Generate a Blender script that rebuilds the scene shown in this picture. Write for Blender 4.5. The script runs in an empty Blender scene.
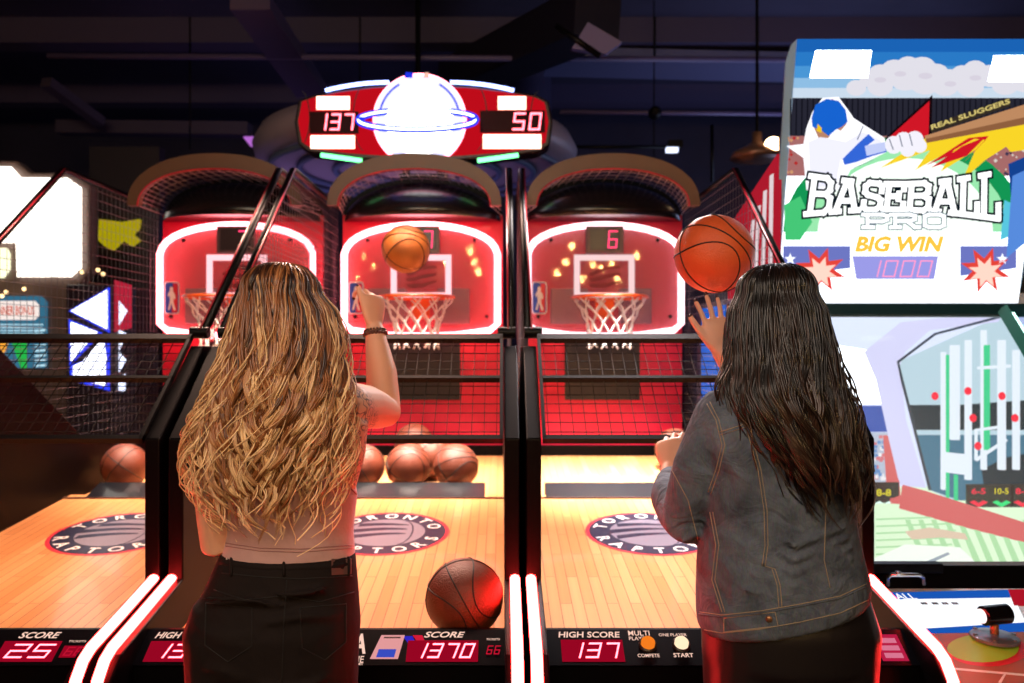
import bpy, math, random
from mathutils import Vector, Matrix, Quaternion
from mathutils.bvhtree import BVHTree
R = math.radians
PI = math.pi
rnd = random.Random(7)
C = bpy.context.scene.collection
VX, VY, F = 502.0, 341.5, 800.0


def P(px, py, D):
    return Vector(((px - VX) / F * D, D, 1.5 - (py - VY) / F * D))


def V(*a):
    return Vector(a)


# ------------------------------------------------------------------ materials
MATS = {}


def lin(c):
    return tuple(((x / 255) / 12.92 if x / 255 <= 0.04045 else ((x / 255 + 0.055) / 1.055) ** 2.4) for x in c) + (1.0,)


def mat(name, col=(128, 128, 128), rough=0.5, metal=0.0, coat=0.0, bump=None, noise=None, sheen=0.0, spec=0.5):
    """plain principled material; noise=(scale, colour2, contrast) mixes a second colour, bump=(scale, strength)"""
    if name in MATS:
        return MATS[name]
    m = bpy.data.materials.new(name)
    m.use_nodes = True
    nt = m.node_tree
    b = nt.nodes['Principled BSDF']
    b.inputs['Base Color'].default_value = lin(col)
    b.inputs['Roughness'].default_value = rough
    b.inputs['Metallic'].default_value = metal
    b.inputs['Coat Weight'].default_value = coat
    b.inputs['Sheen Weight'].default_value = sheen
    b.inputs['Specular IOR Level'].default_value = spec
    tc = nt.nodes.new('ShaderNodeTexCoord')
    if noise:
        n = nt.nodes.new('ShaderNodeTexNoise')
        n.inputs['Scale'].default_value = noise[0]
        n.inputs['Detail'].default_value = 5
        nt.links.new(tc.outputs['Object'], n.inputs['Vector'])
        r = nt.nodes.new('ShaderNodeValToRGB')
        k = noise[2] if len(noise) > 2 else 0.2
        r.color_ramp.elements[0].position = 0.5 - k
        r.color_ramp.elements[1].position = 0.5 + k
        r.color_ramp.elements[0].color = lin(col)
        r.color_ramp.elements[1].color = lin(noise[1])
        nt.links.new(n.outputs['Fac'], r.inputs['Fac'])
        nt.links.new(r.outputs['Color'], b.inputs['Base Color'])
    if bump:
        n = nt.nodes.new('ShaderNodeTexNoise')
        n.inputs['Scale'].default_value = bump[0]
        n.inputs['Detail'].default_value = 3
        nt.links.new(tc.outputs['Object'], n.inputs['Vector'])
        bp = nt.nodes.new('ShaderNodeBump')
        bp.inputs['Strength'].default_value = bump[1]
        bp.inputs['Distance'].default_value = 0.01
        nt.links.new(n.outputs['Fac'], bp.inputs['Height'])
        nt.links.new(bp.outputs['Normal'], b.inputs['Normal'])
    MATS[name] = m
    return m


def glow(name, col, strength):
    """something that gives off light"""
    if name in MATS:
        return MATS[name]
    m = bpy.data.materials.new(name)
    m.use_nodes = True
    nt = m.node_tree
    nt.nodes.remove(nt.nodes['Principled BSDF'])
    e = nt.nodes.new('ShaderNodeEmission')
    e.inputs['Color'].default_value = lin(col)
    e.inputs['Strength'].default_value = strength
    nt.links.new(e.outputs[0], nt.nodes['Material Output'].inputs['Surface'])
    MATS[name] = m
    return m


def wood_mat():
    m = bpy.data.materials.new('hardwood_print')
    m.use_nodes = True
    nt = m.node_tree
    b = nt.nodes['Principled BSDF']
    tc = nt.nodes.new('ShaderNodeTexCoord')
    mp = nt.nodes.new('ShaderNodeMapping')
    mp.inputs['Rotation'].default_value = (0, 0, R(90))
    nt.links.new(tc.outputs['Object'], mp.inputs['Vector'])
    br = nt.nodes.new('ShaderNodeTexBrick')
    br.inputs['Scale'].default_value = 1.0
    br.inputs['Brick Width'].default_value = 0.42
    br.inputs['Row Height'].default_value = 0.036
    br.inputs['Mortar Size'].default_value = 0.0011
    br.inputs['Color1'].default_value = lin((226, 160, 104))
    br.inputs['Color2'].default_value = lin((210, 138, 82))
    br.inputs['Mortar'].default_value = lin((120, 66, 38))
    nt.links.new(mp.outputs[0], br.inputs['Vector'])
    mp2 = nt.nodes.new('ShaderNodeMapping')
    mp2.inputs['Scale'].default_value = (30, 1.5, 1)
    nt.links.new(tc.outputs['Object'], mp2.inputs['Vector'])
    n = nt.nodes.new('ShaderNodeTexNoise')
    n.inputs['Scale'].default_value = 2.0
    n.inputs['Detail'].default_value = 6
    nt.links.new(mp2.outputs[0], n.inputs['Vector'])
    mx = nt.nodes.new('ShaderNodeMix')
    mx.data_type = 'RGBA'
    mx.blend_type = 'MULTIPLY'
    mx.inputs['Factor'].default_value = 0.35
    nt.links.new(br.outputs['Color'], mx.inputs['A'])
    nt.links.new(n.outputs['Color'], mx.inputs['B'])
    rgb = nt.nodes.new('ShaderNodeRGBToBW')
    nt.links.new(n.outputs['Color'], rgb.inputs[0])
    ml = nt.nodes.new('ShaderNodeMath')
    ml.operation = 'MULTIPLY_ADD'
    ml.inputs[1].default_value = 0.9
    ml.inputs[2].default_value = 0.5
    nt.links.new(rgb.outputs[0], ml.inputs[0])
    nt.links.new(ml.outputs[0], mx.inputs['B'])
    nt.links.new(mx.outputs['Result'], b.inputs['Base Color'])
    b.inputs['Roughness'].default_value = 0.28
    b.inputs['Coat Weight'].default_value = 0.15
    MATS['wood'] = m
    return m


def hair_mat(name, dark, mid, light, ztop, zlow, rough=0.38):
    """colour by strand (attribute) and by length: dark at the roots, lighter at the ends"""
    m = bpy.data.materials.new(name)
    m.use_nodes = True
    nt = m.node_tree
    b = nt.nodes['Principled BSDF']
    at = nt.nodes.new('ShaderNodeAttribute')
    at.attribute_name = 'strand'
    r1 = nt.nodes.new('ShaderNodeValToRGB')
    e = r1.color_ramp.elements
    e[0].position = 0.0
    e[0].color = lin(dark)
    e[1].position = 1.0
    e[1].color = lin(light)
    x = e.new(0.45)
    x.color = lin(mid)
    tc = nt.nodes.new('ShaderNodeTexCoord')
    sp = nt.nodes.new('ShaderNodeSeparateXYZ')
    nt.links.new(tc.outputs['Object'], sp.inputs[0])
    mr = nt.nodes.new('ShaderNodeMapRange')
    mr.inputs['From Min'].default_value = ztop
    mr.inputs['From Max'].default_value = zlow
    mr.inputs['To Min'].default_value = -0.28
    mr.inputs['To Max'].default_value = 0.22
    nt.links.new(sp.outputs['Z'], mr.inputs['Value'])
    ad = nt.nodes.new('ShaderNodeMath')
    ad.operation = 'ADD'
    nt.links.new(at.outputs['Fac'], ad.inputs[0])
    nt.links.new(mr.outputs['Result'], ad.inputs[1])
    nt.links.new(ad.outputs[0], r1.inputs['Fac'])
    nt.links.new(r1.outputs['Color'], b.inputs['Base Color'])
    b.inputs['Roughness'].default_value = rough
    b.inputs['Specular IOR Level'].default_value = 0.6
    return m


def skin_mat(name, tattoo=None):
    m = bpy.data.materials.new(name)
    m.use_nodes = True
    nt = m.node_tree
    b = nt.nodes['Principled BSDF']
    b.inputs['Base Color'].default_value = lin((222, 166, 138))
    b.inputs['Roughness'].default_value = 0.5
    b.inputs['Subsurface Weight'].default_value = 0.08
    b.inputs['Subsurface Radius'].default_value = (0.02, 0.008, 0.004)
    if tattoo:
        tc = nt.nodes.new('ShaderNodeTexCoord')
        ns = nt.nodes.new('ShaderNodeTexNoise')
        ns.inputs['Scale'].default_value = 26
        ns.inputs['Detail'].default_value = 2
        nt.links.new(tc.outputs['Object'], ns.inputs['Vector'])
        # thin lines where the noise crosses its level sets
        m1 = nt.nodes.new('ShaderNodeMath'); m1.operation = 'MULTIPLY'; m1.inputs[1].default_value = 9
        nt.links.new(ns.outputs['Fac'], m1.inputs[0])
        m2 = nt.nodes.new('ShaderNodeMath'); m2.operation = 'PINGPONG'; m2.inputs[1].default_value = 0.5
        nt.links.new(m1.outputs[0], m2.inputs[0])
        m3 = nt.nodes.new('ShaderNodeMapRange')
        m3.inputs['From Min'].default_value = 0.05; m3.inputs['From Max'].default_value = 0.2
        m3.inputs['To Min'].default_value = 0.85; m3.inputs['To Max'].default_value = 0.12
        nt.links.new(m2.outputs[0], m3.inputs['Value'])
        vd = nt.nodes.new('ShaderNodeVectorMath'); vd.operation = 'SUBTRACT'
        vd.inputs[1].default_value = tattoo[0]
        nt.links.new(tc.outputs['Object'], vd.inputs[0])
        vs = nt.nodes.new('ShaderNodeVectorMath'); vs.operation = 'DIVIDE'
        vs.inputs[1].default_value = tattoo[1]
        nt.links.new(vd.outputs[0], vs.inputs[0])
        ln = nt.nodes.new('ShaderNodeVectorMath'); ln.operation = 'LENGTH'
        nt.links.new(vs.outputs[0], ln.inputs[0])
        mk = nt.nodes.new('ShaderNodeMapRange')
        mk.inputs['From Min'].default_value = 0.85; mk.inputs['From Max'].default_value = 1.0
        mk.inputs['To Min'].default_value = 1; mk.inputs['To Max'].default_value = 0
        nt.links.new(ln.outputs['Value'], mk.inputs['Value'])
        mm = nt.nodes.new('ShaderNodeMath'); mm.operation = 'MULTIPLY'
        nt.links.new(m3.outputs[0], mm.inputs[0]); nt.links.new(mk.outputs[0], mm.inputs[1])
        mx = nt.nodes.new('ShaderNodeMix'); mx.data_type = 'RGBA'
        mx.inputs['A'].default_value = lin((222, 166, 138)); mx.inputs['B'].default_value = lin((70, 62, 74))
        nt.links.new(mm.outputs[0], mx.inputs['Factor'])
        nt.links.new(mx.outputs['Result'], b.inputs['Base Color'])
    return m


def denim_mat():
    m = bpy.data.materials.new('grey_denim')
    m.use_nodes = True
    nt = m.node_tree
    b = nt.nodes['Principled BSDF']
    tc = nt.nodes.new('ShaderNodeTexCoord')
    n = nt.nodes.new('ShaderNodeTexNoise'); n.inputs['Scale'].default_value = 9; n.inputs['Detail'].default_value = 8
    n.inputs['Roughness'].default_value = 0.65
    nt.links.new(tc.outputs['Object'], n.inputs['Vector'])
    r = nt.nodes.new('ShaderNodeValToRGB')
    r.color_ramp.elements[0].position = 0.32; r.color_ramp.elements[0].color = lin((44, 52, 66))
    r.color_ramp.elements[1].position = 0.7; r.color_ramp.elements[1].color = lin((104, 114, 132))
    nt.links.new(n.outputs['Fac'], r.inputs['Fac'])
    mp = nt.nodes.new('ShaderNodeMapping'); mp.inputs['Scale'].default_value = (500, 500, 60)
    nt.links.new(tc.outputs['Object'], mp.inputs['Vector'])
    n2 = nt.nodes.new('ShaderNodeTexNoise'); n2.inputs['Scale'].default_value = 1.0
    nt.links.new(mp.outputs[0], n2.inputs['Vector'])
    mx = nt.nodes.new('ShaderNodeMix'); mx.data_type = 'RGBA'; mx.blend_type = 'OVERLAY'; mx.inputs['Factor'].default_value = 0.45
    nt.links.new(r.outputs['Color'], mx.inputs['A']); nt.links.new(n2.outputs['Color'], mx.inputs['B'])
    hs = nt.nodes.new('ShaderNodeHueSaturation'); hs.inputs['Saturation'].default_value = 1.0
    nt.links.new(mx.outputs['Result'], hs.inputs['Color'])
    nt.links.new(hs.outputs[0], b.inputs['Base Color'])
    b.inputs['Roughness'].default_value = 0.85
    n3 = nt.nodes.new('ShaderNodeTexNoise'); n3.inputs['Scale'].default_value = 13; n3.inputs['Detail'].default_value = 4
    n3.inputs['Distortion'].default_value = 1.0
    nt.links.new(tc.outputs['Object'], n3.inputs['Vector'])
    bp = nt.nodes.new('ShaderNodeBump'); bp.inputs['Strength'].default_value = 0.9; bp.inputs['Distance'].default_value = 0.02
    nt.links.new(n3.outputs['Fac'], bp.inputs['Height']); nt.links.new(bp.outputs['Normal'], b.inputs['Normal'])
    return m


BLACK = mat('black_laminate', (4, 3, 5), 0.42, spec=.09)
BLACKG = mat('gloss_black_plastic', (8, 7, 9), 0.2)
STEEL = mat('painted_black_steel', (5, 4, 6), 0.42, spec=.16)
WIRE = mat('galvanised_wire', (110, 104, 112), 0.4, 0.6)
DWIRE = mat('black_wire', (6, 4, 5), 0.6, spec=.15)
WOOD = wood_mat()
RED = mat('red_panel', (190, 8, 52), 0.45, coat=0.1)
WHITE = mat('white_print', (235, 232, 228), 0.5)
NAVY = mat('navy_print', (26, 30, 58), 0.4)
ORANGE = mat('orange_rim_paint', (226, 88, 20), 0.35)
NEON = glow('neon_pink_white', (255, 130, 138), 10.0)
NEON2 = glow('neon_white', (255, 205, 215), 3.2)
STRIP = glow('led_strip_red', (255, 44, 42), 50.0)
DIGIT = glow('red_digit', (255, 96, 110), 7.0)
DIGITD = glow('dim_red_digit', (200, 20, 50), 1.0)
DISP = mat('dark_red_display', (48, 2, 12), 0.4, spec=.1)
DISPE = glow('lit_red_display', (150, 6, 34), 1.0)
LETTER = glow('lit_letter', (255, 210, 190), 1.0)

# ------------------------------------------------------------------ objects
ORG = {}


def tag(o, label=None, cat=None, group=None, kind=None):
    if label: o['label'] = label
    if cat: o['category'] = cat
    if group: o['group'] = group
    if kind: o['kind'] = kind
    return o


def empty(name, loc, label, cat, group=None):
    o = bpy.data.objects.new(name, None)
    o.empty_display_size = 0.1
    C.objects.link(o)
    o.location = loc
    ORG[o.name] = Vector(loc)
    return tag(o, label, cat, group)


def frame_of(d, up=(0, 0, 1)):
    d = Vector(d).normalized()
    u = Vector(up)
    if abs(d.dot(u)) > 0.98:
        u = Vector((0, 1, 0))
    s = d.cross(u).normalized()
    return d, s, s.cross(d).normalized()


class MB:
    def __init__(self):
        self.v, self.f, self.m, self.a = [], [], [], []
        self.cuts = []
        self.att = 0.5

    def add(self, vs, fs, mi=0):
        b = len(self.v)
        self.v += [Vector(p) for p in vs]
        self.f += [tuple(b + i for i in f) for f in fs]
        self.m += [mi] * len(fs)
        self.a += [self.att] * len(vs)
        return self

    def box(self, c, s, mi=0, rot=None):
        c = Vector(c)
        vs = []
        for dx in (-.5, .5):
            for dy in (-.5, .5):
                for dz in (-.5, .5):
                    p = Vector((dx * s[0], dy * s[1], dz * s[2]))
                    if rot is not None:
                        p = rot @ p
                    vs.append(c + p)
        return self.add(vs, [(0, 1, 3, 2), (4, 6, 7, 5), (0, 4, 5, 1), (2, 3, 7, 6), (0, 2, 6, 4), (1, 5, 7, 3)], mi)

    def b2(self, lo, hi, mi=0):
        lo, hi = Vector(lo), Vector(hi)
        return self.box((lo + hi) / 2, hi - lo, mi)

    def prism(self, pts, n, mi=0):
        """pts: coplanar 3D outline, n: thickness vector"""
        n = Vector(n)
        k = len(pts)
        p = [Vector(q) for q in pts]
        vs = p + [q + n for q in p]
        fs = [tuple(range(k))[::-1], tuple(range(k, 2 * k))]
        fs += [(i, (i + 1) % k, k + (i + 1) % k, k + i) for i in range(k)]
        return self.add(vs, fs, mi)

    def yz(self, prof, x0, x1, mi=0):
        return self.prism([(x0, a, b) for a, b in prof], (x1 - x0, 0, 0), mi)

    def band(self, A, B, n, mi=0):
        """solid strip between two equally long outlines A and B, thickness n"""
        n = Vector(n)
        k = len(A)
        for i in range(k - 1):
            self.prism([A[i], A[i + 1], B[i + 1], B[i]], n, mi)
        return self

    def tube(self, pts, r, n=8, mi=0, closed=False, cap=True, flat=None, round_=False):
        pts = [Vector(p) for p in pts]
        k = len(pts)
        rs = r if isinstance(r, (list, tuple)) else [r] * k
        rs = list(rs)
        if round_ and not closed:
            d0 = (pts[0] - pts[1]).normalized()
            d1 = (pts[-1] - pts[-2]).normalized()
            a, b = rs[0], rs[-1]
            pts = [pts[0] + d0 * a * .95, pts[0] + d0 * a * .6] + pts + [pts[-1] + d1 * b * .6, pts[-1] + d1 * b * .95]
            rs = [a * .3, a * .8] + rs + [b * .8, b * .3]
            k = len(pts)
        vs = []
        prev = None
        for i, p in enumerate(pts):
            if closed:
                d = pts[(i + 1) % k] - pts[i - 1]
            else:
                d = pts[min(i + 1, k - 1)] - pts[max(i - 1, 0)]
            if d.length < 1e-9:
                d = Vector((0, 0, 1))
            d.normalize()
            if prev is None:
                _, s, u = frame_of(d)
            else:
                s = prev - d * prev.dot(d)
                if s.length < 1e-6:
                    _, s, u = frame_of(d)
                s.normalize()
                u = s.cross(d)
            prev = s
            for j in range(n):
                a = 2 * PI * j / n
                vs.append(p + (s * math.cos(a) + u * math.sin(a) * (flat or 1)) * rs[i])
        fs = []
        for i in range(k if closed else k - 1):
            i2 = (i + 1) % k
            for j in range(n):
                j2 = (j + 1) % n
                fs.append((i * n + j, i * n + j2, i2 * n + j2, i2 * n + j))
        if cap and not closed:
            fs.append(tuple(range(n))[::-1])
            fs.append(tuple((k - 1) * n + j for j in range(n)))
        return self.add(vs, fs, mi)

    def wire(self, a, b, r=.001, mi=0):
        return self.tube([a, b], r, 4, mi)

    def loft(self, secs, n=28, mi=0):
        """secs: (cx, cy, z, rx, ry_back, ry_front, power, tilt, yaw)"""
        vs = []
        for s in secs:
            cx, cy, z, rx, rb, rf = s[:6]
            pw = s[6] if len(s) > 6 else 2.0
            tilt = s[7] if len(s) > 7 else 0.0
            yaw = s[8] if len(s) > 8 else 0.0
            for j in range(n):
                a = 2 * PI * j / n
                c, q = math.cos(a), math.sin(a)
                x = math.copysign(abs(c) ** (2 / pw), c) * rx
                y = math.copysign(abs(q) ** (2 / pw), q) * (rf if q > 0 else rb)
                X = x * math.cos(yaw) - y * math.sin(yaw)
                Y = x * math.sin(yaw) + y * math.cos(yaw)
                vs.append((cx + X, cy + Y, z + X * tilt))
        k = len(secs)
        fs = [(i * n + j, i * n + (j + 1) % n, (i + 1) * n + (j + 1) % n, (i + 1) * n + j) for i in range(k - 1) for j in range(n)]
        fs += [tuple(range(n))[::-1], tuple((k - 1) * n + j for j in range(n))]
        return self.add(vs, fs, mi)

    def ell(self, c, r, nu=24, nv=14, mi=0, rot=None, clip=None):
        c = Vector(c)
        vs = []
        for i in range(nv + 1):
            ph = PI * i / nv
            for j in range(nu):
                th = 2 * PI * j / nu
                p = Vector((r[0] * math.sin(ph) * math.cos(th), r[1] * math.sin(ph) * math.sin(th), r[2] * math.cos(ph)))
                if clip:
                    p = clip(p)
                if rot is not None:
                    p = rot @ p
                vs.append(c + p)
        fs = [(i * nu + j, (i + 1) * nu + j, (i + 1) * nu + (j + 1) % nu, i * nu + (j + 1) % nu) for i in range(nv) for j in range(nu)]
        return self.add(vs, fs, mi)

    def lathe(self, c, prof, n=32, mi=0, axis=(0, 0, 1)):
        """prof: (radius, height) along axis from c"""
        c = Vector(c)
        d, s, u = frame_of(axis)
        vs = []
        for r, h in prof:
            for j in range(n):
                a = 2 * PI * j / n
                vs.append(c + d * h + (s * math.cos(a) + u * math.sin(a)) * r)
        k = len(prof)
        fs = [(i * n + j, i * n + (j + 1) % n, (i + 1) * n + (j + 1) % n, (i + 1) * n + j) for i in range(k - 1) for j in range(n)]
        fs += [tuple(range(n))[::-1], tuple((k - 1) * n + j for j in range(n))]
        return self.add(vs, fs, mi)

    def on(self, pl, uvs, t=.001, mi=0, lift=0.0):
        """outline given in the plane's own metres"""
        o, u, v, n = pl
        return self.prism([o + u * a + v * b + n * lift for a, b in uvs], n * t, mi)

    def build(self, name, mats, parent=None, smooth=False, origin=None, bevel=0, auto=None):
        if not isinstance(mats, (list, tuple)):
            mats = [mats]
        if parent is not None:
            off = ORG[parent.name]
        else:
            off = Vector(origin) if origin is not None else Vector((0, 0, 0))
        me = bpy.data.meshes.new(name)
        me.from_pydata([tuple(p - off) for p in self.v], [], self.f)
        for m in mats:
            me.materials.append(m)
        me.polygons.foreach_set('material_index', self.m)
        if smooth:
            me.polygons.foreach_set('use_smooth', [True] * len(self.f))
        if any(abs(x - .5) > 1e-6 for x in self.a):
            at = me.attributes.new('strand', 'FLOAT', 'POINT')
            at.data.foreach_set('value', self.a)
        me.update()
        o = bpy.data.objects.new(name, me)
        C.objects.link(o)
        if parent is not None:
            o.parent = parent
        else:
            o.location = off
        ORG[o.name] = off
        if auto:
            me.polygons.foreach_set('use_smooth', [True] * len(self.f))
            me.set_sharp_from_angle(angle=R(auto))
        if bevel:
            b = o.modifiers.new('bevel', 'BEVEL')
            b.width = bevel
            b.segments = 2
            b.limit_method = 'ANGLE'
        return o

    def cut(self):
        self.cuts.append((len(self.v), len(self.f)))
        return self

    def split(self, name, mats, parent=None, **k):
        """one object for each piece that was closed with cut()"""
        out, a, b = [], 0, 0
        for c, d in self.cuts + [(len(self.v), len(self.f))]:
            if d > b:
                q = MB()
                q.v, q.a = self.v[a:c], self.a[a:c]
                q.f = [tuple(i - a for i in f) for f in self.f[b:d]]
                q.m = self.m[b:d]
                ms = list(mats) if isinstance(mats, (list, tuple)) else [mats]
                used = sorted(set(q.m))
                q.m = [used.index(x) for x in q.m]
                out.append(q.build(name, [ms[x] for x in used], parent, **k))
            a, b = c, d
        return out

    def remesh(self, vox, it=6):
        """weld every shape in here into one continuous skin"""
        me = bpy.data.meshes.new('tmp')
        me.from_pydata([tuple(p) for p in self.v], [], self.f)
        o = bpy.data.objects.new('tmp', me)
        C.objects.link(o)
        r = o.modifiers.new('r', 'REMESH')
        r.mode = 'VOXEL'
        r.voxel_size = vox
        s = o.modifiers.new('s', 'SMOOTH')
        s.factor = .5
        s.iterations = it
        dg = bpy.context.evaluated_depsgraph_get()
        ev = o.evaluated_get(dg)
        m2 = ev.to_mesh()
        out = MB()
        out.add([v.co.copy() for v in m2.vertices], [tuple(p.vertices) for p in m2.polygons])
        ev.to_mesh_clear()
        bpy.data.objects.remove(o)
        bpy.data.meshes.remove(me)
        return out


_txt = {}


def glyphs(s, size=1.0, bold=0.0, shear=0.0):
    """(verts2d, faces, width) of a string set in Blender's own face, laid flat from x=0, baseline y=0"""
    key = (s, size, bold, shear)
    if key in _txt:
        return _txt[key]
    cu = bpy.data.curves.new('t', 'FONT')
    cu.body = s
    cu.size = size
    cu.offset = bold * size
    cu.shear = shear
    cu.resolution_u = 3
    o = bpy.data.objects.new('t', cu)
    C.objects.link(o)
    dg = bpy.context.evaluated_depsgraph_get()
    dg.update()
    ev = o.evaluated_get(dg)
    me = ev.to_mesh()
    vs = [(v.co.x, v.co.y) for v in me.vertices]
    fs = [tuple(p.vertices) for p in me.polygons]
    ev.to_mesh_clear()
    bpy.data.objects.remove(o)
    bpy.data.curves.remove(cu)
    x0 = min((v[0] for v in vs), default=0)
    w = max((v[0] for v in vs), default=0) - x0
    vs = [(v[0] - x0, v[1]) for v in vs]
    _txt[key] = (vs, fs, w)
    return _txt[key]


def put_text(mb, s, pl, box, mi=0, lift=.001, bold=0.0, shear=0.0, warp=None):
    """fit a string into box=(u0, v0, u1, v1) of a plane"""
    o, u, v, n = pl
    vs, fs, w = glyphs(s, 1.0, bold, shear)
    y0 = min(a[1] for a in vs)
    y1 = max(a[1] for a in vs)
    out = []
    for a, b in vs:
        U = box[0] + a / w * (box[2] - box[0])
        q = (b - y0) / (y1 - y0)
        Vv = box[1] + q * (box[3] - box[1])
        if warp:
            U, Vv = warp(a / w, q, U, Vv)
        out.append(o + u * U + v * Vv + n * lift)
    mb.add(out, fs, mi)


SEG = {'0': 'abcdef', '1': 'bc', '2': 'abged', '3': 'abgcd', '4': 'fgbc', '5': 'afgcd', '6': 'afgedc', '7': 'abc', '8': 'abcdefg', '9': 'abcdfg'}


def digits(mb, s, pl, box, mi=0, lift=.002, th=.14, slant=.12):
    o, u, v, n = pl
    k = len(s)
    W = (box[2] - box[0]) / k
    H = box[3] - box[1]
    for i, ch in enumerate(s):
        if ch not in SEG:
            continue
        x0, x1 = box[0] + i * W + W * .12, box[0] + (i + 1) * W - W * .12
        y0, y1 = box[1], box[3]
        t = H * th
        ym = (y0 + y1) / 2
        R_ = {'a': (x0, y1 - t, x1, y1), 'd': (x0, y0, x1, y0 + t), 'g': (x0, ym - t / 2, x1, ym + t / 2),
              'f': (x0, ym, x0 + t, y1), 'e': (x0, y0, x0 + t, ym), 'b': (x1 - t, ym, x1, y1), 'c': (x1 - t, y0, x1, ym)}
        for sg in SEG[ch]:
            a, b, c, d = R_[sg]
            g = t * .12
            q = [(a + g, b + g), (c - g, b + g), (c - g, d - g), (a + g, d - g)]
            mb.on(pl, [(x + (y - y0) * slant, y) for x, y in q], .001, mi, lift)


def plane(o, u, v):
    u, v = Vector(u).normalized(), Vector(v).normalized()
    return (Vector(o), u, v, u.cross(v).normalized())


def uv_of(pl, px, py):
    """where the sight line through a photo pixel meets a plane that stands in the room"""
    o, u, v, n = pl
    c = Vector((0, 0, 1.5))
    d = P(px, py, 1.0) - c
    t = (o - c).dot(n) / d.dot(n)
    q = c + d * t - o
    return (q.dot(u), q.dot(v))


# ================================================================== setting
def noise_wall(name, c1, c2, rough=.8):
    return mat(name, c1, rough, noise=(1.3, c2, .3), bump=(30, .15))


fl = MB().b2((-7, -6, -.1), (7, 10, 0)).build('floor', mat('dark_carpet', (20, 16, 24), .9, noise=(60, (34, 26, 40)), bump=(300, .4)))
tag(fl, kind='structure')
MC = noise_wall('dark_ceiling', (44, 40, 64), (62, 58, 84))
tag(MB().b2((-7, -6, 4.3), (7, 10, 4.4)).build('ceiling', MC), kind='structure')
MW = noise_wall('dark_wall', (34, 32, 54), (50, 48, 74))
tag(MB().b2((-7, 10, 0), (7, 10.1, 4.3)).build('wall_back', MW), kind='structure')
tag(MB().b2((-7.1, -6, 0), (-7, 10, 4.3)).build('wall_left', MW), kind='structure')
tag(MB().b2((7, -6, 0), (7.1, 10, 4.3)).build('wall_right', MW), kind='structure')
tag(MB().b2((-7, -6.1, 0), (7, -6, 4.3)).build('wall_front', MW), kind='structure')
# beams across the ceiling
BM = mat('purple_grey_beam', (70, 62, 92), .7)
for i, (y, h) in enumerate(((4.9, .12), (6.9, .22), (8.7, .2))):
    tag(MB().b2((-7, y, 4.3 - h), (7, y + .22, 4.3)).build('trim_%d' % (i + 1), BM), kind='structure')

# ================================================================== basketball machines
CX = [-1.49, -.455, .575]
HW = .5175
INN = .462          # half of the clear width
OUT = .505
SLOPE = [(2.30, 1.22), (2.66, 1.487)]


def fieldz(y):
    return .757 + .096 * (y - 3.11)


PANEL_PROF = [(1.95, 0), (1.90, .25), (1.87, .70), (1.93, .745), (2.30, .815), (2.30, 1.22), (2.64, 1.485), (3.1, 1.48), (3.72, 1.06), (4.72, .96), (4.72, 0)]
A2 = V(0, 2.30, 1.212)
B2 = V(0, 3.60, 2.27)


def logo(mb, pl, r):
    """round club mark printed on the floor: red rim, navy ring, white letters, grey clawed ball"""
    circ = lambda q, n=48, c=(0, 0): [(c[0] + q * math.cos(2 * PI * i / n), c[1] + q * math.sin(2 * PI * i / n)) for i in range(n)]
    mb.on(pl, circ(r), .0006, 2, .0004)
    mb.on(pl, circ(r * .94), .0006, 1, .0008)
    mb.on(pl, circ(r * .62), .0006, 3, .0012)
    # claw slits
    for dy, sl in ((.30, -.05), (.02, .03), (-.26, .1)):
        up, lo = [], []
        for i in range(13):
            t = i / 12
            x = -.62 + t * .95
            yb = dy + .12 * math.sin(t * 2.2) + sl * t
            w = .07 * (1 - t) ** .7 + .015
            up.append((x * r, (yb + w) * r))
            lo.append((x * r, (yb - w) * r))
        ok = [(a, b) for a, b in zip(up, lo) if max(math.hypot(*a), math.hypot(*b)) < r * .64]
        mb.on(pl, [a for a, b in ok] + [b for a, b in ok][::-1], .0006, 1, .0016)
    arc = [(.34 * r + .2 * r * math.cos(t) - .1 * r, .56 * r * math.sin(t)) for t in [R(-80 + 16 * i) for i in range(11)]]
    mb.on(pl, [(x, y) for x, y in arc] + [(x - .025 * r, y) for x, y in arc[::-1]], .0006, 1, .0016)
    o, u, v, n = pl
    for word, top in (('TORONTO', True), ('RAPTORS', False)):
        k = len(word)
        for i, ch in enumerate(word):
            vs, fs, w = glyphs(ch, 1.0, .02)
            s = .29 * r
            xm = w / 2
            if top:
                a = R(90 + (k - 1) * 11.5 - i * 23)
            else:
                a = R(270 - (k - 1) * 11.5 + i * 23)
            out = []
            for x, y in vs:
                x = (x - xm) * s * .95
                rr = (.69 * r + y * s * 1.0) if top else (.90 * r - y * s * 1.0)
                aa = a + (-x if top else x) / (.78 * r)
                out.append(o + u * (rr * math.cos(aa)) + v * (rr * math.sin(aa)) + n * .0024)
            mb.add(out, fs, 4)


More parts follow.
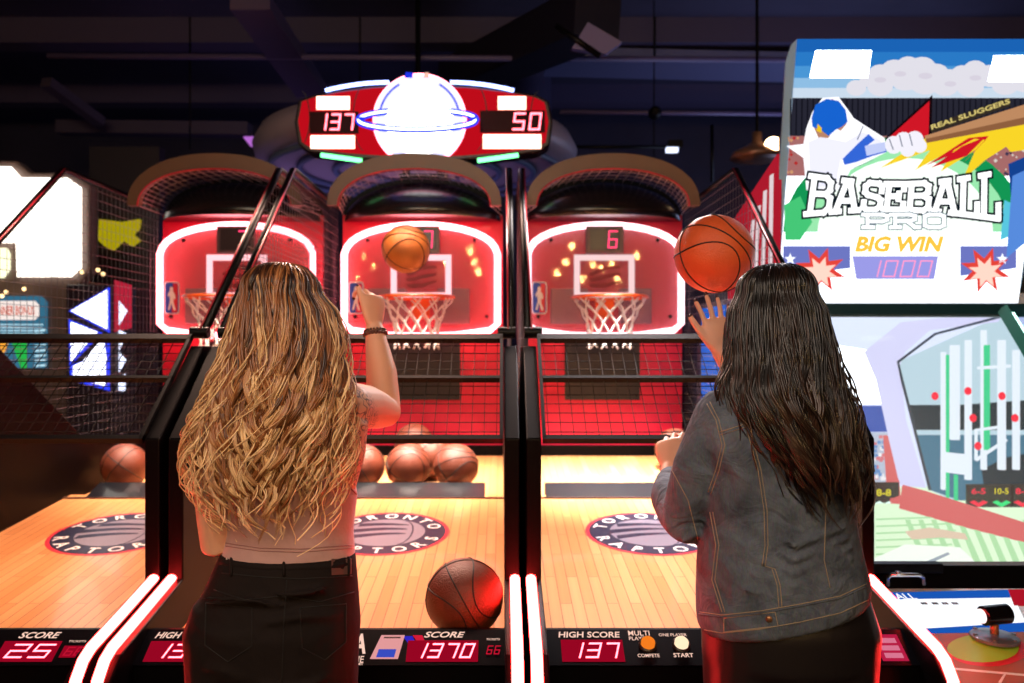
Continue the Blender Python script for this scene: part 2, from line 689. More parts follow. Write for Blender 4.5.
def emblem_nba(mb, pl, cx, cy, h, m=(0, 1, 2)):
    """upright badge, blue left and red right, white player in the middle"""
    w = h * .44
    rr = lambda a, b, x, y: [(x - a + .2 * a, y - b), (x + a - .2 * a, y - b), (x + a, y - b * .85), (x + a, y + b * .85), (x + a - .2 * a, y + b), (x - a + .2 * a, y + b), (x - a, y + b * .85), (x - a, y - b * .85)]
    mb.on(pl, rr(w / 2 + h * .03, h / 2 + h * .03, cx, cy), .0008, m[0], .001)
    mb.on(pl, rr(w / 2, h / 2, cx, cy), .0008, m[1], .0016)
    mb.on(pl, [(cx, cy - h * .48), (cx + w * .42, cy - h * .48), (cx + w * .46, cy + h * .46), (cx + w * .1, cy + h * .48)], .0008, m[2], .0022)
    fig = [(-.02, .40), (.08, .34), (.06, .24), (.16, .12), (.18, -.05), (.08, -.02), (.10, -.2), (.2, -.42), (.10, -.44), (-.02, -.18), (-.10, -.42), (-.18, -.42), (-.08, -.1), (-.10, .1), (-.16, .02), (-.18, .12), (-.08, .26), (-.08, .36)]
    mb.on(pl, [(cx + a * w * 1.6, cy + b * h * .95) for a, b in fig], .0008, m[0], .003)


def arch_pts(cx, y, hw, z0, h, n=28, pw=2.2):
    out = []
    for i in range(n + 1):
        a = PI * i / n
        c, s = math.cos(a), math.sin(a)
        out.append(V(cx - math.copysign(abs(c) ** (2 / pw), c) * hw, y, z0 + abs(s) ** (2 / pw) * h))
    return out


def machine(idx, label):
    cx = CX[idx]
    t = empty('basketball_arcade_machine', (cx, 3.3, 0), label, 'arcade machine', 'hoop machines in the row')
    neon = NEON if idx < 2 else NEON2
    # --- solid side panels with a lit strip on their front edge
    for s in (-1, 1):
        if idx == 2 and s == 1:
            x0, x1 = cx + INN, cx + OUT - .008
        else:
            x0, x1 = sorted((cx + s * INN, cx + s * OUT))
        sp = MB().yz(PANEL_PROF, x0, x1).build('side_panel', BLACK, t, bevel=.004)
        xm = cx + s * .492 if not (idx == 2 and s == 1) else cx + .481
        line = [V(xm, 2.295, .822), V(xm, 2.1, .785), V(xm, 1.945, .757), V(xm, 1.905, .74), V(xm, 1.872, .705), V(xm, 1.868, .6), V(xm, 1.885, .35)]
        MB().tube(line, .0145, 8, flat=.8).build('light_strip', STRIP, sp, smooth=True)
    # --- cabinet body under the playfield
    b = MB()
    b.yz([(2.0, .06), (1.99, .69), (2.08, .745), (2.11, .745), (2.11, .64), (4.7, .72), (4.7, .06)], cx - INN, cx + INN)
    b.b2((cx - INN, 1.985, .62), (cx + INN, 1.992, .628), 1)
    b.build('cabinet_body', [BLACK, STEEL], t)
    # --- playfield
    y0, y1 = 2.12, 3.62
    top = MB().yz([(y0, fieldz(y0)), (y1, fieldz(y1)), (y1, fieldz(y1) - .03), (y0, fieldz(y0) - .03)], cx - INN, cx + INN)
    top.build('playfield', WOOD, t)
    sl = .096
    pl = plane((cx, 3.11, fieldz(3.11)), (1, 0, 0), (0, 1, sl))
    lg = MB()
    logo(lg, pl, .25)
    lg.build('floor_logo', [WHITE, NAVY, mat('logo_red', (200, 40, 60), .4), mat('logo_silver', (128, 122, 136), .4), WHITE], t)
    MB().yz([(y0 - .012, fieldz(y0) + .004), (y0 + .03, fieldz(y0) + .006), (y0 + .03, fieldz(y0) - .02), (y0 - .012, fieldz(y0) - .02)], cx - INN, cx + INN).build('front_lip', mat('maroon_lip', (120, 20, 40), .4), t)
    # rear floor, black ball stop wedge
    MB().yz([(3.62, .772), (4.62, .850), (4.62, .82), (3.62, .745)], cx - INN, cx + INN).build('rear_floor', WOOD, t)
    MB().yz([(3.572, .796), (3.582, .803), (3.715, .846), (3.73, .842), (3.73, .77), (3.572, .77)], cx - .378, cx + .378).build('ball_stop', mat('satin_blue_black', (8, 11, 17), .3, coat=.25), t, bevel=.003)
    MB().b2((cx - INN, 3.556, fieldz(3.56) + .001), (cx + INN, 3.567, fieldz(3.56) + .007)).build('seam_strip', mat('dull_metal', (96, 70, 66), .4, .5), t)
    # --- rear red wall with black grille
    bw = MB().b2((cx - .46, 4.6, .90), (cx + .46, 4.64, 2.226))
    back = bw.build('rear_wall', RED, t)
    MB().b2((cx - .46, 4.575, .84), (cx + .46, 4.60, .905)).build('wall_base', BLACK, t)
    g = MB().b2((cx - .215, 4.585, 1.165), (cx + .215, 4.6, 1.50))
    for sx in (-1, 1):
        for z in (1.19, 1.475):
            g.lathe((cx + sx * .195, 4.586, z), [(.006, 0), (.006, .004), (.003, .006)], 10, 1, (0, -1, 0))
    g.build('speaker_grille', [mat('grille_black', (10, 8, 12), .5), STEEL], t)
    # --- clear backboard with neon tube around it
    yb = 4.50
    w = .43
    out = [(-w, 1.60), (-w, 1.99)]
    for i in range(1, 16):
        a = PI - PI * i / 16
        out.append((w * math.cos(a) * (1.0 if abs(math.cos(a)) > .99 else .985), 1.99 + .165 * math.sin(a) ** .9))
    out += [(w, 1.99), (w, 1.60), (w * .9, 1.562), (w * .45, 1.535), (0, 1.53), (-w * .45, 1.535), (-w * .9, 1.562)]
    gl = bpy.data.materials.get('backboard_acrylic')
    if gl is None:
        gl = bpy.data.materials.new('backboard_acrylic')
        gl.use_nodes = True
        bs = gl.node_tree.nodes['Principled BSDF']
        bs.inputs['Base Color'].default_value = (.9, .38, .42, 1)  # pinkish haze over the board is put into this tint
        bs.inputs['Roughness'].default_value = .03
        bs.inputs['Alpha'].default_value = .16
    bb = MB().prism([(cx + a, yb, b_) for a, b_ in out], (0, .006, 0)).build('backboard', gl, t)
    MB().tube([(cx + a, yb - .012, b_) for a, b_ in out], .0185, 8, closed=True).build('neon_tube', neon, bb, smooth=True)
    # shooter's square
    q = MB()
    for a, c, b_, d in ((-.17, .17, 1.955, 1.988), (-.17, .17, 1.745, 1.775), (-.17, -.137, 1.775, 1.955), (.137, .17, 1.775, 1.955)):
        q.b2((cx + a, yb - .006, b_), (cx + c, yb - .001, d))
    q.build('target_square', glow('square_lit', (255, 190, 196), 1.5) if idx < 2 else glow('square_lit_pale', (255, 215, 215), 1.0), bb)
    # faint round mark inside the square
    pm = plane((cx, yb - .002, 1.865), (1, 0, 0), (0, 0, 1))
    fm = MB()
    for dy in (.05, 0, -.05):
        fm.on(pm, [(-.09, dy * .6 - .012), (.02, dy + .014), (.085, dy * .8 + .02), (.09, dy * .8 + .008), (.0, dy - .014), (-.07, dy * .6 - .03)], .001, 0, .0)
    fm.build('backboard_mark', mat('faint_claw', (140, 30, 50), .5), bb)
    # bolts
    bo = MB()
    for a, z in ((-.3, 2.07), (.3, 2.07), (-.37, 1.64), (.37, 1.64)):
        bo.lathe((cx + a, yb - .002, z), [(.011, 0), (.011, .008), (.006, .012)], 10, 0, (0, -1, 0)).cut()
    bo.split('bolt', STEEL, bb, smooth=True)
    # side emblem
    em = MB()
    emblem_nba(em, plane((cx, yb - .004, 1.5), (1, 0, 0), (0, 0, 1)), -.365, .245, .17)
    em.build('badge', [WHITE, mat('badge_blue', (30, 70, 170), .4), mat('badge_red', (220, 40, 60), .4)], bb)
    # small score window
    sw = MB().b2((cx - .105, yb - .03, 1.995), (cx + .105, yb + .01, 2.145)).b2((cx - .085, yb - .034, 2.01), (cx + .085, yb - .03, 2.13), 1).build('score_window', [mat('grey_bezel', (96, 70, 80), .4), mat('smoked_window', (44, 30, 44), .3)], t, bevel=.002)
    dm = MB()
    pd = plane((cx, yb - .034, 2.0), (1, 0, 0), (0, 0, 1))
    digits(dm, '6' if idx == 2 else '7', pd, (.005, .02, .075, .12), 0, .002, .09, .06)
    dm.build('score_digit', glow('window_digit', (255, 60, 110), 2.2), sw)
    # dark bracket box behind the rim
    MB().b2((cx - .30, yb + .012, 1.60), (cx - .09, yb + .07, 1.80)).cut().b2((cx + .09, yb + .012, 1.60), (cx + .27, yb + .07, 1.80)).split('motor_housing', mat('grey_housing', (120, 96, 110), .4), t, bevel=.006)
    # --- hoop
    rc = V(cx, 4.27, 1.737)
    rim = MB().tube([rc + V(.198 * math.cos(2 * PI * i / 40), .198 * math.sin(2 * PI * i / 40), 0) for i in range(40)], .0085, 8, closed=True)
    rim.prism([rc + V(-.06, .19, .006), rc + V(.06, .19, .006), rc + V(.06, .235, .006), rc + V(-.06, .235, .006)], (0, 0, -.012))
    rim.prism([rc + V(-.055, .205, .0), rc + V(.055, .205, .0), rc + V(.045, .215, -.11), rc + V(-.045, .215, -.11)], (0, .012, 0))
    hoop = rim.build('hoop', ORANGE, t, smooth=False, auto=40)
    net = MB()
    N = 12
    for i in range(N):
        for s in (-1, 1):
            pts = []
            for j in range(15):
                u = j / 14
                rr = .192 * (1 - u) + .115 * u - .03 * math.sin(u * PI)
                a = 2 * PI * (i + s * u * 2.5 + (0 if s > 0 else .5)) / N
                wob = .006 * math.sin(j * 1.7 + i)
                pts.append(rc + V((rr + wob) * math.cos(a), (rr + wob) * math.sin(a), -.008 - .262 * u - (.008 * math.sin(i * 2.1) if j > 12 else 0)))
            net.tube(pts, .0042, 5)
    net.build('hoop_net', mat('net_cord', (240, 238, 236), .8), hoop, smooth=True)
    # --- hood: front arch band, wire roof, black padded dome
    zo = 2.205
    ao = arch_pts(cx, 4.14, .452, zo, .27)
    ai = arch_pts(cx, 4.14, .395, zo, .192)
    arch = MB().band(ao, ai, (0, .05, 0)).build('arch_band', mat('bronze_brown_plastic', (100, 72, 54), .42), t, auto=40)
    MB().tube([p + V(0, -.004, -.004) for p in ai], .004, 6).build('arch_trim', mat('red_trim', (190, 30, 60), .35), arch, smooth=True)
    ar = arch_pts(cx, 4.58, .452, 2.225, .19)
    rn = MB()
    for i in range(0, 29):
        rn.wire(ai[i] + V(0, .03, 0), ar[i], .0022)
    for q_ in (.25, .5, .75):
        l = [ai[i].lerp(ar[i], q_) for i in range(29)]
        rn.tube(l, .0013, 4)
    rn.build('roof_net', mat('pale_wire', (200, 186, 190), .4, .3), t)

    def cl(p):
        return V(p.x, min(p.y, 0), max(p.z, 0))
    MB().ell((cx, 4.62, 2.188), (.452, .30, .222), 36, 16, clip=cl).build('padded_dome', mat('black_vinyl', (20, 18, 22), .25), t, smooth=True)
    hb = arch_pts(cx, 4.62, .46, 2.2, .24)
    MB().prism(hb, (0, .08, 0)).build('hood_back', BLACK, t)
    # --- cage: sloping front bars, side nets
    for s in (-1, 1):
        x = cx + s * .487
        if idx == 2 and s == 1:
            x = cx + .478
        a, c = A2 + V(x, 0, 0), B2 + V(x, 0, 0)
        d = c - a
        m_ = a + d * .30
        fr = MB().tube([m_, c, c + V(0, .03, .005), V(x, 4.14, 2.27), V(x, 4.62, 2.27)], .0145, 8)
        cage = fr.build('cage_frame', STEEL, t, smooth=True)
        MB().tube([m_ + V(-s * .012, -.004, .012), c + V(-s * .012, -.004, .008)], .0035, 6).build('edge_strip', mat('edge_red', (160, 20, 40), .3), cage, smooth=True)  # thin plain red strip along the sloping bar
        sn = MB()

        def zlow(y):
            pr = [(2.64, 1.485), (3.1, 1.48), (3.72, 1.06), (4.72, .96)]
            for (ya, za), (yb_, zb) in zip(pr, pr[1:]):
                if ya <= y <= yb_:
                    return za + (zb - za) * (y - ya) / (yb_ - ya)
            return 1.485

        def ztop(y):
            return 2.27 if y > 3.6 else A2.z + (B2.z - A2.z) * (y - A2.y) / (B2.y - A2.y)
        y = 2.70
        while y < 4.61:
            sn.wire(V(x, y, zlow(y)), V(x, y, ztop(y)), .0012)
            y += .045
        z = 1.02
        while z < 2.26:
            ys = [2.66 + .01 * i for i in range(196) if zlow(2.66 + .01 * i) <= z <= ztop(2.66 + .01 * i)]
            if ys:
                sn.wire(V(x, min(ys), z), V(x, max(ys), z), .0012)
            z += .045
        sn.build('side_net', WIRE, t)
    # hinge blocks
    hk = MB()
    for s in (-1, 1):
        hk.lathe((cx + s * .47, 2.70, 1.53), [(.02, -.03), (.02, .03)], 12, 0, (1, 0, 0)).cut()
    hk.split('hinge', STEEL, t, auto=40)
    # --- low front net in the plane of the sloping bars
    slo = (B2 - A2).normalized()
    pn = plane(A2 + V(cx, 0, 0), (1, 0, 0), slo)
    Lm = .475
    fnet = MB()
    hw = INN - .004
    n = 25
    for i in range(n):
        u = -hw + 2 * hw * (i + .5) / n
        fnet.on(pn, [(u - .0010, .0), (u + .0010, .0), (u + .0010, Lm), (u - .0010, Lm)], .002, 0, 0)
    for j in range(1, 12):
        v_ = Lm * j / 12
        fnet.on(pn, [(-hw, v_ - .0010), (hw, v_ - .0010), (hw, v_ + .0010), (-hw, v_ + .0010)], .002, 0, -.002)
    fr = MB()
    for v0, hgt in ((0, .016), (.262, .012), (Lm - .018, .026)):
        fr.on(pn, [(-hw, v0), (hw, v0), (hw, v0 + hgt), (-hw, v0 + hgt)], .02, 0, -.008)
    for s in (-1, 1):
        fr.on(pn, [(s * hw, 0), (s * hw, Lm), (s * (hw - .010), Lm), (s * (hw - .010), 0)], .02, 0, -.008)
    fp = fr.build('front_guard', STEEL, t)
    fnet.build('front_net', DWIRE, fp)
    # --- console
    pc = plane((cx, 1.986, .693), (1, 0, 0), (0, .09, .057))
    cp = MB().on(pc, [(-INN, 0), (INN, 0), (INN, .106), (-INN, .106)], .004, 0, .001)
    con = cp.build('console', mat('console_black', (4, 3, 8), .35, spec=.14), t)
    L = .003
    dp = MB()
    dg_ = MB()
    tx = MB()

    def disp(u0, u1, v0, v1, s, du0=None, lead=0):
        dp.on(pc, [(u0, v0), (u1, v0), (u1, v1), (u0, v1)], .001, 0, .005).cut()
        digits(dg_, s, pc, (du0 if du0 is not None else u0 + .008, v0 + .009, u1 - .014, v1 - .009), 0, .0065, .13, .3)
        dg_.cut()
    if idx == 0:
        disp(.222, .368, .010, .070, '25', .235)
        put_text(tx, 'SCORE', pc, (.25, .078, .355, .097), 0, .0065, .02, .3)
        tx.cut()
        put_text(tx, 'TICKETS', pc, (.385, .066, .43, .072), 0, .0065, .01, .2)
        tx.cut()
        dp.on(pc, [(.38, .022), (.44, .022), (.44, .056), (.38, .056)], .001, 0, .005)
        digits(dg_, '66', pc, (.385, .026, .435, .052), 1, .0065, .12, .2)
    if idx == 1:
        disp(-.44, -.28, .010, .070, '137')
        put_text(tx, 'HIGH SCORE', pc, (-.435, .078, -.28, .097), 0, .0065, .02, .3)
        tx.cut()
        disp(.215, .395, .010, .072, '1370', .222)
        put_text(tx, 'SCORE', pc, (.255, .080, .36, .098), 0, .0065, .02, .3)
        tx.cut()
        put_text(tx, 'GAME', pc, (.055, .006, .11, .026), 0, .0065, .01)
        tx.cut()
        put_text(tx, 'TIME', pc, (.055, -.0, .11, .005), 0, .0065, .01)
        tx.cut()
        put_text(tx, 'NBA', pc, (.02, .032, .112, .092), 0, .0065, .03)
        tx.cut()
        cc = MB()
        cc.on(pc, [(.125, .018), (.195, .018), (.205, .088), (.145, .088)], .001, 0, .005)
        cc.on(pc, [(.14, .022), (.185, .022), (.188, .045), (.144, .045)], .001, 1, .0062)
        cc.on(pc, [(.152, .078), (.195, .078), (.195, .082), (.153, .082)], .001, 2, .0062)
        cc.build('court_picture', [glow('card_pink', (250, 170, 170), .8), glow('card_blue', (60, 80, 200), .9), mat('card_dark', (60, 20, 30))], con)
        st = MB()  # glowing streaks imitate lights mirrored in the console
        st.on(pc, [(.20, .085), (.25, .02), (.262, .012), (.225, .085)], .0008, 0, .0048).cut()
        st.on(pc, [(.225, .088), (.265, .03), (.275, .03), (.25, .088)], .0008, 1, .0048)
        st.split('console_glare', [glow('glare_blue', (50, 40, 200), .9), glow('glare_red', (220, 30, 60), .9)], con)
        put_text(tx, 'TICKETS', pc, (.415, .072, .45, .078), 0, .0065, .01, .2)
        tx.cut()
        digits(dg_, '66', pc, (.412, .03, .45, .056), 1, .0065, .12, .2)
    if idx == 2:
        disp(-.425, -.268, .010, .074, '137', -.418)
        put_text(tx, 'HIGH SCORE', pc, (-.43, .080, -.272, .098), 0, .0065, .02, .1)
        tx.cut()
        put_text(tx, 'MULTI', pc, (-.25, .086, -.195, .101), 0, .0065, .01)
        tx.cut()
        put_text(tx, 'PLAYER', pc, (-.25, .072, -.20, .083), 0, .0065, .01)
        tx.cut()
        put_text(tx, 'COMPETE', pc, (-.235, .022, -.18, .032), 0, .0065, .01)
        tx.cut()
        put_text(tx, 'START', pc, (-.145, .022, -.095, .034), 0, .0065, .02)
        tx.cut()
        put_text(tx, 'ONE PLAYER', pc, (-.172, .084, -.10, .093), 0, .0065, .01)
        tx.cut()
        o_, u_, v_, n_ = pc
        for uu, mm, nm in ((-.205, glow('button_amber', (235, 120, 30), 1.1), 'compete_button'), (-.12, glow('button_cream', (255, 225, 185), 1.2), 'start_button')):
            q_ = o_ + u_ * uu + v_ * .058 + n_ * .005
            bu = MB().lathe(q_, [(.023, 0), (.023, .006), (.019, .009), (.019, .002)], 24, 0, n_).build(nm, mat('button_ring', (40, 24, 18), .3), con, auto=40)
            tag(bu, 'lit amber push button' if 'amber' in mm.name else 'lit cream push button')
            MB().lathe(q_, [(.0175, .002), (.0175, .014), (.014, .019), (.006, .0215)], 24, 0, n_).build('button_cap', mm, bu, smooth=True)
        cc = MB()
        cc.on(pc, [(-.055, .088), (.0, .088), (-.01, .018), (-.035, .018)], .001, 0, .005)
        cc.build('console_sticker', glow('sticker_pink', (240, 200, 205), .7), con)
        disp(.285, .37, .012, .09, '6', .295)
        cc = MB()
        cc.on(pc, [(.375, .012), (.44, .012), (.44, .09), (.375, .09)], .001, 0, .005)
        for k in range(3):
            cc.on(pc, [(.385, .02 + k * .022), (.43, .02 + k * .022), (.43, .034 + k * .022), (.385, .034 + k * .022)], .001, 1, .0062)
        cc.build('instruction_card', [glow('card_red', (190, 30, 70), .9), glow('card_rose', (240, 130, 160), .8)], con)
    if dp.f:
        dp.split('score_display', DISPE, con)
        dg_.split('score_digits', [DIGIT, DIGITD], con)
        tx.split('console_lettering', LETTER, con)
    return t


machine(0, 'hoop machine at the left edge whose console shows the score 25')
machine(1, 'hoop machine played by the blonde woman, below the lit round sign')
machine(2, 'hoop machine played by the dark haired woman, beside the baseball cabinet')

# ------------------------------------------------------------------ lit sign over the middle machine
sx, sy = -.455, 4.45
sg = empty('illuminated_scoreboard', (sx, sy, 2.45), 'red illuminated scoreboard with glowing ball emblem over the middle hoop machine', 'sign')
ps = plane((sx, sy, 2.742), (1, 0, 0), (0, 0, 1))      # plane normal faces the player


def sgp(px, py):
    return uv_of(ps, px, py)


outl = [(298, 100), (312, 95), (335, 90), (372, 85), (422, 83), (472, 85), (510, 90), (538, 95), (549, 101), (553, 122), (550, 145), (538, 152), (500, 157), (460, 160), (422, 161), (384, 160), (344, 157), (308, 152), (298, 145), (294, 122)]
uv = [sgp(*q) for q in outl]
MB().prism([ps[0] + ps[1] * a + ps[2] * b for a, b in uv], (0, .16, 0)).build('sign_case', mat('sign_case_dark', (30, 8, 14), .35), sg, bevel=.01)
uv2 = [(a * .965, b * .9) for a, b in uv]
face = MB().on(ps, uv2, .004, 0, .002).build('sign_face', glow('sign_red', (190, 12, 26), 1.0), sg)
ln = MB()
for s in (-1, 1):
    for r0, cxx in ((.62, .0),):
        pts = [(s * (.30 + .075 * math.cos(a)) , .19 * math.sin(a)) for a in [R(-75 + 15 * i) for i in range(11)]]
        ln.on(ps, pts + [(x - s * .006, y) for x, y in pts[::-1]], .001, 0, .008).cut()
        pts = [(s * (.66 - .05 * math.cos(a)), .15 * math.sin(a)) for a in [R(-80 + 16 * i) for i in range(11)]]
        ln.on(ps, pts + [(x + s * .006, y) for x, y in pts[::-1]], .001, 0, .008).cut()
ln.split('ball_seam_line', mat('seam_black', (20, 4, 8), .5), face)
cards = MB()
for a, b, c, d in ((317, 97, 350, 110), (311, 136, 355, 149), (498, 97, 526, 110), (483, 135, 541, 149)):
    u0, v0 = sgp(a, d)
    u1, v1 = sgp(c, b)
    cards.on(ps, [(u0, v0), (u1, v0), (u1, v1), (u0, v1)], .004, 0, .008).cut()
cards.split('lit_label_panel', glow('warm_white_panel', (255, 200, 176), 4.0), sg)
dk = MB()
for a, b, c, d in ((310, 112, 359, 134), (480, 111, 545, 133)):
    u0, v0 = sgp(a, d)
    u1, v1 = sgp(c, b)
    dk.on(ps, [(u0, v0), (u1, v0), (u1, v1), (u0, v1)], .003, 0, .008).cut()
dk.split('digit_window', DISP, sg)
dgt = MB()
u0, v0 = sgp(315, 131)
u1, v1 = sgp(355, 114)
digits(dgt, '137', ps, (u0, v0, u1, v1), 0, .012, .13, .12)
dgt.cut()
u0, v0 = sgp(510, 131)
u1, v1 = sgp(542, 113)
digits(dgt, '50', ps, (u0, v0, u1, v1), 0, .012, .13, .12)
dgt.split('sign_digits', DIGIT, sg)
# the glowing ball with its orbit ring
ball_c = ps[0] + V(0, -.06, -.018)
be = MB().lathe(ball_c + V(0, .055, 0), [(.248, 0), (.248, .03), (.235, .035)], 48, 0, (0, -1, 0)).build('ball_disc', glow('disc_white_blue', (215, 215, 255), 1.5), sg, auto=40)
MB().ell(ball_c + V(0, .03, -.01), (.188, .10, .188), 40, 20).build('glowing_ball', glow('ball_white', (255, 250, 255), 6.0), sg, smooth=True)
MB().tube([ball_c + V(.248 * math.cos(2 * PI * i / 48), .03, .248 * math.sin(2 * PI * i / 48)) for i in range(48)], .011, 8, closed=True).build('pink_ring', glow('ring_pink', (255, 130, 150), 7.0), sg, smooth=True)
fl_ = MB()
for s in (-1, 1):
    pts = [(.226 * math.cos(a) * s, .226 * math.sin(a) - .018) for a in [R(12 + 6 * i) for i in range(9)]]
    pts2 = [(.216 * math.cos(a) * s, .216 * math.sin(a) - .018) for a in [R(12 + 6 * i) for i in range(9)]]
    fl_.on(ps, pts + pts2[::-1], .001, 0, .045).cut()
fl_.on(ps, [(-.075, .185), (-.03, .185), (-.025, .212), (-.065, .217)], .001, 0, .12)
fl_.split('blue_mark', glow('mark_blue', (30, 50, 215), 1.2), sg)
MB().on(ps, [(.03, .185), (.06, .185), (.058, .215), (.035, .213)], .001, 0, .12).build('peach_mark', glow('mark_peach', (255, 190, 170), 1.1), sg)
rg = MB()
ring = []
for i in range(40):
    a = 2 * PI * i / 40
    ring.append(ball_c + V(.315 * math.cos(a), -.085 - .10 * math.sin(a), -.03 - .080 * math.sin(a)))
rg.tube(ring, .019, 8, closed=True)
rgo = rg.build('orbit_ring', glow('ring_blue', (28, 50, 225), 1.6), sg, smooth=True)
MB().tube([p + V(0, -.022, -0.004) for p in ring], .0065, 6, closed=True).build('ring_tube', glow('ring_white', (210, 220, 255), 4.0), rgo, smooth=True)
tb = MB()
for s in (-1, 1):
    pts = []
    for i in range(9):
        u = i / 8
        pts.append(V(sx + s * (.17 + .35 * u), sy - .03, ps[0].z + .19 - .045 * u * u + .0))
    tb.tube(pts, .0105, 8).cut()
tb.split('blue_white_tube', glow('tube_blue_white', (150, 170, 255), 6.0), sg, smooth=True)
tg = MB()
for s in (-1, 1):
    tg.tube([V(sx + s * .545, sy - .03, ps[0].z - .212), V(sx + s * .32, sy - .03, ps[0].z - .243)], .012, 8).cut()
tg.split('green_tube', glow('tube_green', (110, 255, 150), 4.0), sg, smooth=True)
MB().b2((sx - .12, 4.611, 2.45), (sx - .08, 4.69, 2.7)).b2((sx + .08, 4.611, 2.45), (sx + .12, 4.69, 2.7)).b2((sx - .14, 4.625, 2.443), (sx + .14, 4.69, 2.47)).build('sign_bracket', STEEL, sg)

# big round canopy behind the sign
cn = empty('round_canopy', (-.62, 5.9, 2.7), 'wide pale round drum hanging behind the lit scoreboard', 'ceiling canopy')
cc = V(-.62, 5.9, 2.74)
MB().lathe(cc, [(.98, .02), (1.15, .06), (1.17, .14), (1.12, .24), (.9, .28), (.3, .30)], 64).build('drum', mat('pale_drum', (150, 135, 150), .45), cn, smooth=True)
rr_ = MB()
for k, r_ in enumerate((.35, .6, .85, 1.05)):
    rr_.tube([cc + V(r_ * math.cos(2 * PI * i / 56), r_ * math.sin(2 * PI * i / 56), .0) for i in range(56)], .022, 6, closed=True).cut()
rr_.split('louvre_ring', mat('blue_grey_louvre', (84, 96, 126), .5), cn, smooth=True)
MB().tube([cc + V(0, 0, .28), V(-.62, 5.9, 4.3)], .02, 8).build('hanger', STEEL, cn)

# ================================================================== basketballs
BR = .1075


def ball_mat(name, c, c2, rough=.5):
    return mat(name, c, rough, noise=(9, c2, .25), bump=(220, .35))


SEAM = mat('ball_seam', (22, 12, 10), .6)
BROWN = ball_mat('brown_ball', (86, 34, 16), (110, 48, 24))
TAN = ball_mat('tan_ball', (186, 104, 40), (206, 124, 52))
REDO = ball_mat('orange_ball', (208, 84, 40), (222, 100, 52), .42)


def basketball(c, m, label, rot=(0, 0, 0), group=None, r=BR):
    from mathutils import Euler
    e = Euler([R(a) for a in rot]).to_matrix()
    mb = MB().ell((0, 0, 0), (r, r, r), 40, 24)
    q = r * 1.0005
    mb.tube([V(q * math.cos(a), q * math.sin(a), 0) for a in [2 * PI * i / 48 for i in range(48)]], .0022, 6, 1, True)
    mb.tube([V(q * math.cos(a), 0, q * math.sin(a)) for a in [2 * PI * i / 48 for i in range(48)]], .0022, 6, 1, True)
    for s in (-1, 1):
        pts = []
        for i in range(48):
            a = 2 * PI * i / 48
            d = V(math.cos(a) * .80, s * (.62 + .0 * math.cos(2 * a)) , math.sin(a) * 1.0)
            d = V(math.cos(a), s * (.55 + .33 * math.cos(2 * a)), math.sin(a))
            pts.append(d.normalized() * q)
        mb.tube(pts, .0022, 6, 1, True)
    mb.v = [e @ p for p in mb.v]
    mb.v = [p + V(*c) for p in mb.v]
    o = mb.build('basketball', [m, SEAM], None, smooth=True, origin=c)
    return tag(o, label, 'ball', group)


def bfloor(y):
    return .772 + .078 * (y - 3.62) + BR + .0045


g2 = 'basketballs waiting behind the black ball stops'


def restball(px, D, m, label, rot, dz=0):
    x = (px - VX) / F * D
    z = bfloor(D)
    basketball((x, D, z + dz), m, label, rot, g2)


restball(125, 3.845, BROWN, 'brown basketball on the black ball stop of the left edge machine', (20, 35, 60))
restball(362, 3.845, BROWN, 'brown basketball half hidden behind the tattooed arm of the blonde woman', (10, 60, 20))
restball(408, 3.845, BROWN, 'brown basketball between two others on the middle ball stop', (35, 20, 10))
restball(456, 3.845, BROWN, 'brown basketball at the right end of the middle ball stop', (60, 10, 45))
restball(431, 4.06, BROWN, 'brown basketball peeping out behind the two on the middle ball stop', (10, 80, 45))
restball(414, 4.38, BROWN, 'pale lit basketball at the foot of the red wall of the middle machine', (10, 20, 75))
restball(675, 4.24, BROWN, 'basketball at the foot of the red wall behind the denim sleeve', (50, 20, 75))
basketball((P(464.5, 612, 2.235).x, 2.235, fieldz(2.235) + BR + .0045), BROWN, 'worn brown basketball at the near end of the middle playfield', (100, 60, 20))
basketball(P(406, 249, 3.58), TAN, 'tan basketball flying towards the middle hoop', (60, 15, 20))
HB = P(714, 254, 2.2)
basketball(HB, REDO, 'orange basketball on the raised fingertips of the dark haired woman', (75, 40, 10))

# ================================================================== baseball cabinet
XB = 1.135
bc = empty('baseball_arcade_cabinet', (1.65, 3.1, 0), 'tall white lit baseball game cabinet with picture marquee on the right', 'arcade machine')
# marquee plane: bottom D 3.3 at z 1.657, top D 3.1 at z 2.667, leaning forward
mo = V(XB, 3.30, 1.657)
mv = V(0, -.2, 1.01)
pm = plane(mo, (1, 0, 0), mv)
M = lambda px, py: uv_of(pm, px, py)


def E(name, col, s=1.0):
    return glow(name, col, s)


def shape(mb, pts, mi, lift, t=.0008):
    mb.on(pm, [M(*p) for p in pts], t, mi, lift)


outline = [(797, 39), (792, 44), (786, 62), (783, 120), (779, 180), (778, 250), (777, 303), (1012, 303), (1019, 297), (1030, 240), (1045, 120), (1052, 44), (1048, 39)]
pan = MB()
mh = [M(*p) for p in outline]
pan.on(pm, mh, .012, 0, -.013)
mq = pan.build('marquee_board', mat('clear_edge_acrylic', (150, 190, 230), .15), bc)
art = MB()
# sky bands (blue print fading to white as painted on the board)
sk = [((786, 62), (795, 40)), ]
rows = [(39, (28, 104, 190)), (52, (44, 128, 208)), (66, (78, 158, 224)), (78, (150, 200, 240)), (88, (214, 232, 250)), (99, (236, 240, 250)), (303, None)]
amats = []


def am(name, col, s=1.0):
    m = E(name, col, s)
    if m not in amats:
        amats.append(m)
    return amats.index(m)


